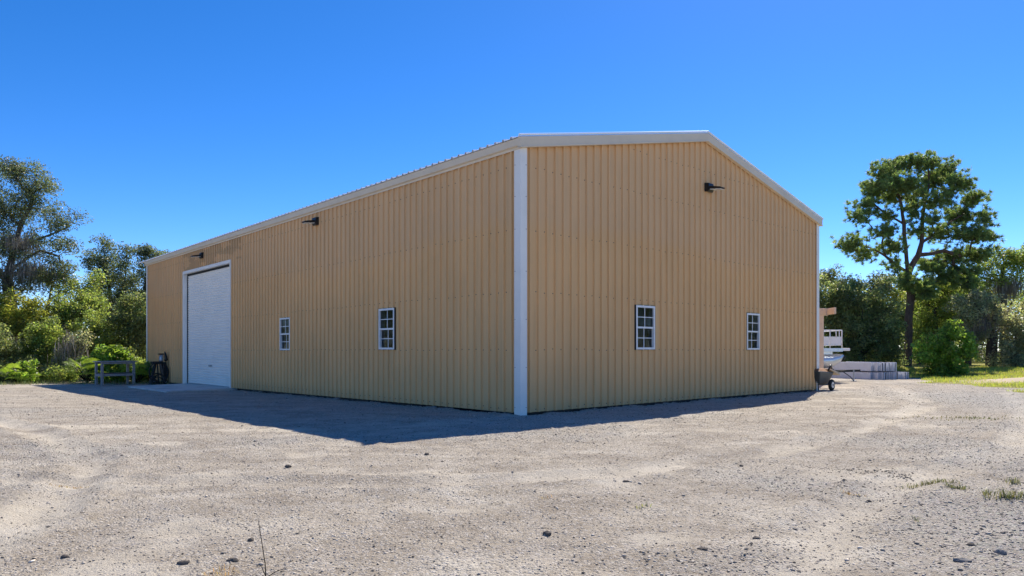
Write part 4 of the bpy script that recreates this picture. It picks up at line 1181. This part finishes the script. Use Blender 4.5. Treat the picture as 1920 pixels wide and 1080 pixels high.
g = stone_mesh(np.stack([x, y, ground_z(x, y) + sz*.15], 1), sz, cols, 'gravel')
lab(kind(g, 'stuff'), 'small grey and brown gravel strewn over the sandy yard', 'gravel')

import bmesh
def big_stone(px, py, r, sq, col, label):
    Y = FPX*CAMH/(py-YH); X = (px-960)/FPX*Y
    bm = bmesh.new(); bmesh.ops.create_icosphere(bm, subdivisions=2, radius=1)
    for v in bm.verts:
        k = 1 + random.uniform(-.16, .16); v.co = Vector((v.co.x*r*sq[0]*k, v.co.y*r*sq[1]*k, max(v.co.z, -.35)*r*sq[2]*k))
    me = bpy.data.meshes.new('stone'); bm.to_mesh(me); bm.free()
    a = me.color_attributes.new('tint', 'FLOAT_COLOR', 'POINT'); a.data.foreach_set('color', [c for _ in me.vertices for c in (*col, 1)])
    me.materials.append(M['stone']); o = bpy.data.objects.new('stone', me); COL.objects.link(o)
    o.location = (X, Y, gz(X, Y) + r*sq[2]*.22); o.rotation_euler = (0, 0, random.uniform(-.5, .5))
    lab(o, label, 'stone', 'larger loose stones in the yard')
DK, GR = (.10, .085, .07), (.20, .195, .19)
big_stone(470, 1014, .019, (1, 1, 1), DK, 'dark round stone beside the tall dry stalk in the foreground')
big_stone(436, 1052, .034, (1.05, .6, .5), DK, 'flat dark stone in the foreground, lower left of the tall dry stalk')
big_stone(344, 1060, .030, (1.1, .7, .45), DK, 'flat dark stone nearest the bottom edge on the left')
big_stone(1026, 1004, .030, (1.0, .8, .75), DK, 'brown wedge-shaped stone in the foreground just right of the middle')
big_stone(1418, 1013, .022, (1.3, .8, .6), DK, 'small dark stone in the lower middle right, among white sand')
big_stone(1318, 1033, .022, (1.5, .7, .4), DK, 'thin flat dark stone in the lower middle right')
big_stone(1805, 1054, .038, (1.3, .6, .45), GR, 'long flat grey stone at the bottom right in the gravel')
big_stone(1876, 1037, .036, (1.0, .8, .7), GR, 'blocky grey stone at the lower right edge in the gravel')
big_stone(1820, 1022, .022, (1.1, .8, .6), DK, 'small dark stone above the long grey stone at the bottom right')
big_stone(1390, 877, .022, (1, 1, .8), DK, 'small black stone near the start of the dark twig line')
big_stone(1174, 907, .024, (1.3, .9, .6), DK, 'small dark stone on pale sand in the middle of the yard')
big_stone(122, 1044, .022, (1.2, .8, .6), DK, 'dark stone in the bottom left corner of the yard')
big_stone(540, 876, .034, (1, .9, .7), DK, 'dark clod left of the building shadow tip')
big_stone(800, 853, .030, (1, .9, .7), DK, 'dark clod just below the tip of the building shadow')

def blades(px, py, label, name, n, spread, hgt, mat, lean=.5, cat='weed', wid=.004, flat=1.0):
    Y = FPX*CAMH/(py-YH); X = (px-960)/FPX*Y
    e = empty(name, (X, Y, gz(X, Y))); lab(e, label, cat, 'weeds in the yard')
    vs, fs, cs = [], [], []
    for i in range(n):
        ox, oy = rng.normal(0, spread), rng.normal(0, spread*flat); a = rng.random()*6.28; h = hgt*rng.uniform(.5, 1.1)
        zz = gz(X+ox, Y+oy) - e.location.z - .004
        d = Vector((math.cos(a), math.sin(a), 0)); s = Vector((-d.y, d.x, 0))*wid; p = Vector((ox, oy, zz)); ln = lean*rng.uniform(.4, 1.3)
        m1 = p + d*h*ln*.4 + Vector((0, 0, h*.6)); t = p + d*h*ln*1.2 + Vector((0, 0, h*rng.uniform(.5, .95))); b = len(vs)
        vs += [p-s, p+s, m1+s*.8, m1-s*.8, t]; fs += [(b, b+1, b+2), (b, b+2, b+3), (b+3, b+2, b+4)]
        k = rng.uniform(.7, 1.3); cs += [(k*rng.uniform(.9, 1.3), k, k)]*5
    kind(np_mesh('blades', np.array([tuple(v) for v in vs]), np.array(fs), M[mat], e, col=np.array(cs)), 'stuff')
    return e
blades(1745, 911, 'long low grass patch on the right, end-on to the dark twig line', 'grass_tuft', 130, .12, .06, 'tuft', .9, 'grass tuft', .003, .22)
blades(1790, 918, 'small grass patch right of the long low patch', 'grass_tuft', 60, .06, .06, 'tuft', .9, 'grass tuft', .003, .3)
blades(1890, 938, 'large sprawling grass tuft at the right edge', 'grass_tuft', 120, .085, .10, 'tuft', .9, 'grass tuft', .0032, .6)
blades(1848, 932, 'thin grass sprig left of the large sprawling tuft', 'grass_tuft', 22, .03, .08, 'tuft', 1.0, 'grass tuft', .003)
blades(1896, 908, 'small upright grass tuft behind the large sprawling tuft', 'grass_tuft', 40, .05, .08, 'tuft', .8, 'grass tuft', .003)
blades(1597, 930, 'small dry grass sprig in the middle right of the yard', 'grass_tuft', 28, .04, .035, 'dry', 1.0, 'grass tuft', .003)
blades(1718, 978, 'tiny yellow-green sprig in the gravel, lower right', 'grass_tuft', 12, .012, .06, 'tuft', .7, 'grass tuft', .003)
blades(1205, 952, 'tiny dark weed sprig on sand in the middle foreground', 'weed', 12, .03, .06, 'green', 1.1, 'weed', .003)
blades(1022, 934, 'tiny dry sprig left of the middle foreground', 'weed', 10, .025, .05, 'dry', 1.0, 'weed', .003)
blades(415, 1074, 'dry brown grass tuft at the bottom edge, left of the tall stalk', 'grass_tuft', 60, .045, .04, 'dry', 1.2, 'grass tuft', .002)
blades(145, 908, 'flat dry grass patch on the left side of the yard', 'grass_tuft', 60, .14, .03, 'dry', 1.2, 'grass tuft', .003, .4)
blades(1820, 785, 'sparse dry grass strip on the far right of the gravel', 'grass_tuft', 160, .5, .06, 'tuft', 1.0, 'grass tuft', .006, .35)
# tall dry stalk
Y = FPX*CAMH/(1084-YH); X = (499-960)/FPX*Y
st = empty('dry_stalk', (X, Y, gz(X, Y))); lab(st, 'tall thin dry stalk standing at the bottom edge, left of the middle', 'weed')
k = Y/FPX
m = MB(); m.tube([(0, 0, -.01), (-2*k, 0, 30*k), (-8*k, .01, 60*k), (-15*k, .01, 105*k), (-17*k, .01, 112*k)], [.0032, .0028, .0024, .0018, .001], 5); s1 = m.build('stem', M['dry'], st)
m = MB(); m.tube([(-1*k, 0, 6*k), (-8*k, 0, 22*k), (-13*k, 0, 29*k)], [.002, .0018, .001], 4); m.build('side_stem', M['dry'], st)
m = MB(); m.tube([(1*k, 0, 4*k), (18*k, .01, 14*k), (36*k, .02, 20*k)], [.0025, .002, .001], 4); m.build('side_stem', M['tuft'], st)
m = MB(); m.tube([(-3*k, 0, 2*k), (-22*k, -.01, 10*k), (-30*k, -.02, 3*k)], [.002, .0018, .001], 4); m.build('side_stem', M['dry'], st)
# dark line of twigs and turned soil on the right
pts = []
for t in np.linspace(0, 1, 420):
    if rng.random() > .25 + .75*t: continue
    pxx, pyy = 1430 + 282*t, 868 + 26*t + rng.normal(0, 1.2 + 2.0*(t > .6))
    Yy = FPX*CAMH/(pyy-YH); pts.append(((pxx-960)/FPX*Yy, Yy, t))
pts = np.array(pts); sz = .004 + .010*rng.random(len(pts))*pts[:, 2]
sh = rng.uniform(.06, .14, len(pts))
o = stone_mesh(np.stack([pts[:, 0], pts[:, 1], ground_z(pts[:, 0], pts[:, 1]) + sz*.2], 1), sz, np.stack([sh*1.05, sh*.95, sh*.8], 1), 'twig_line')
lab(kind(o, 'stuff'), 'thin dark line of twigs and clods across the sand on the right', 'twigs')
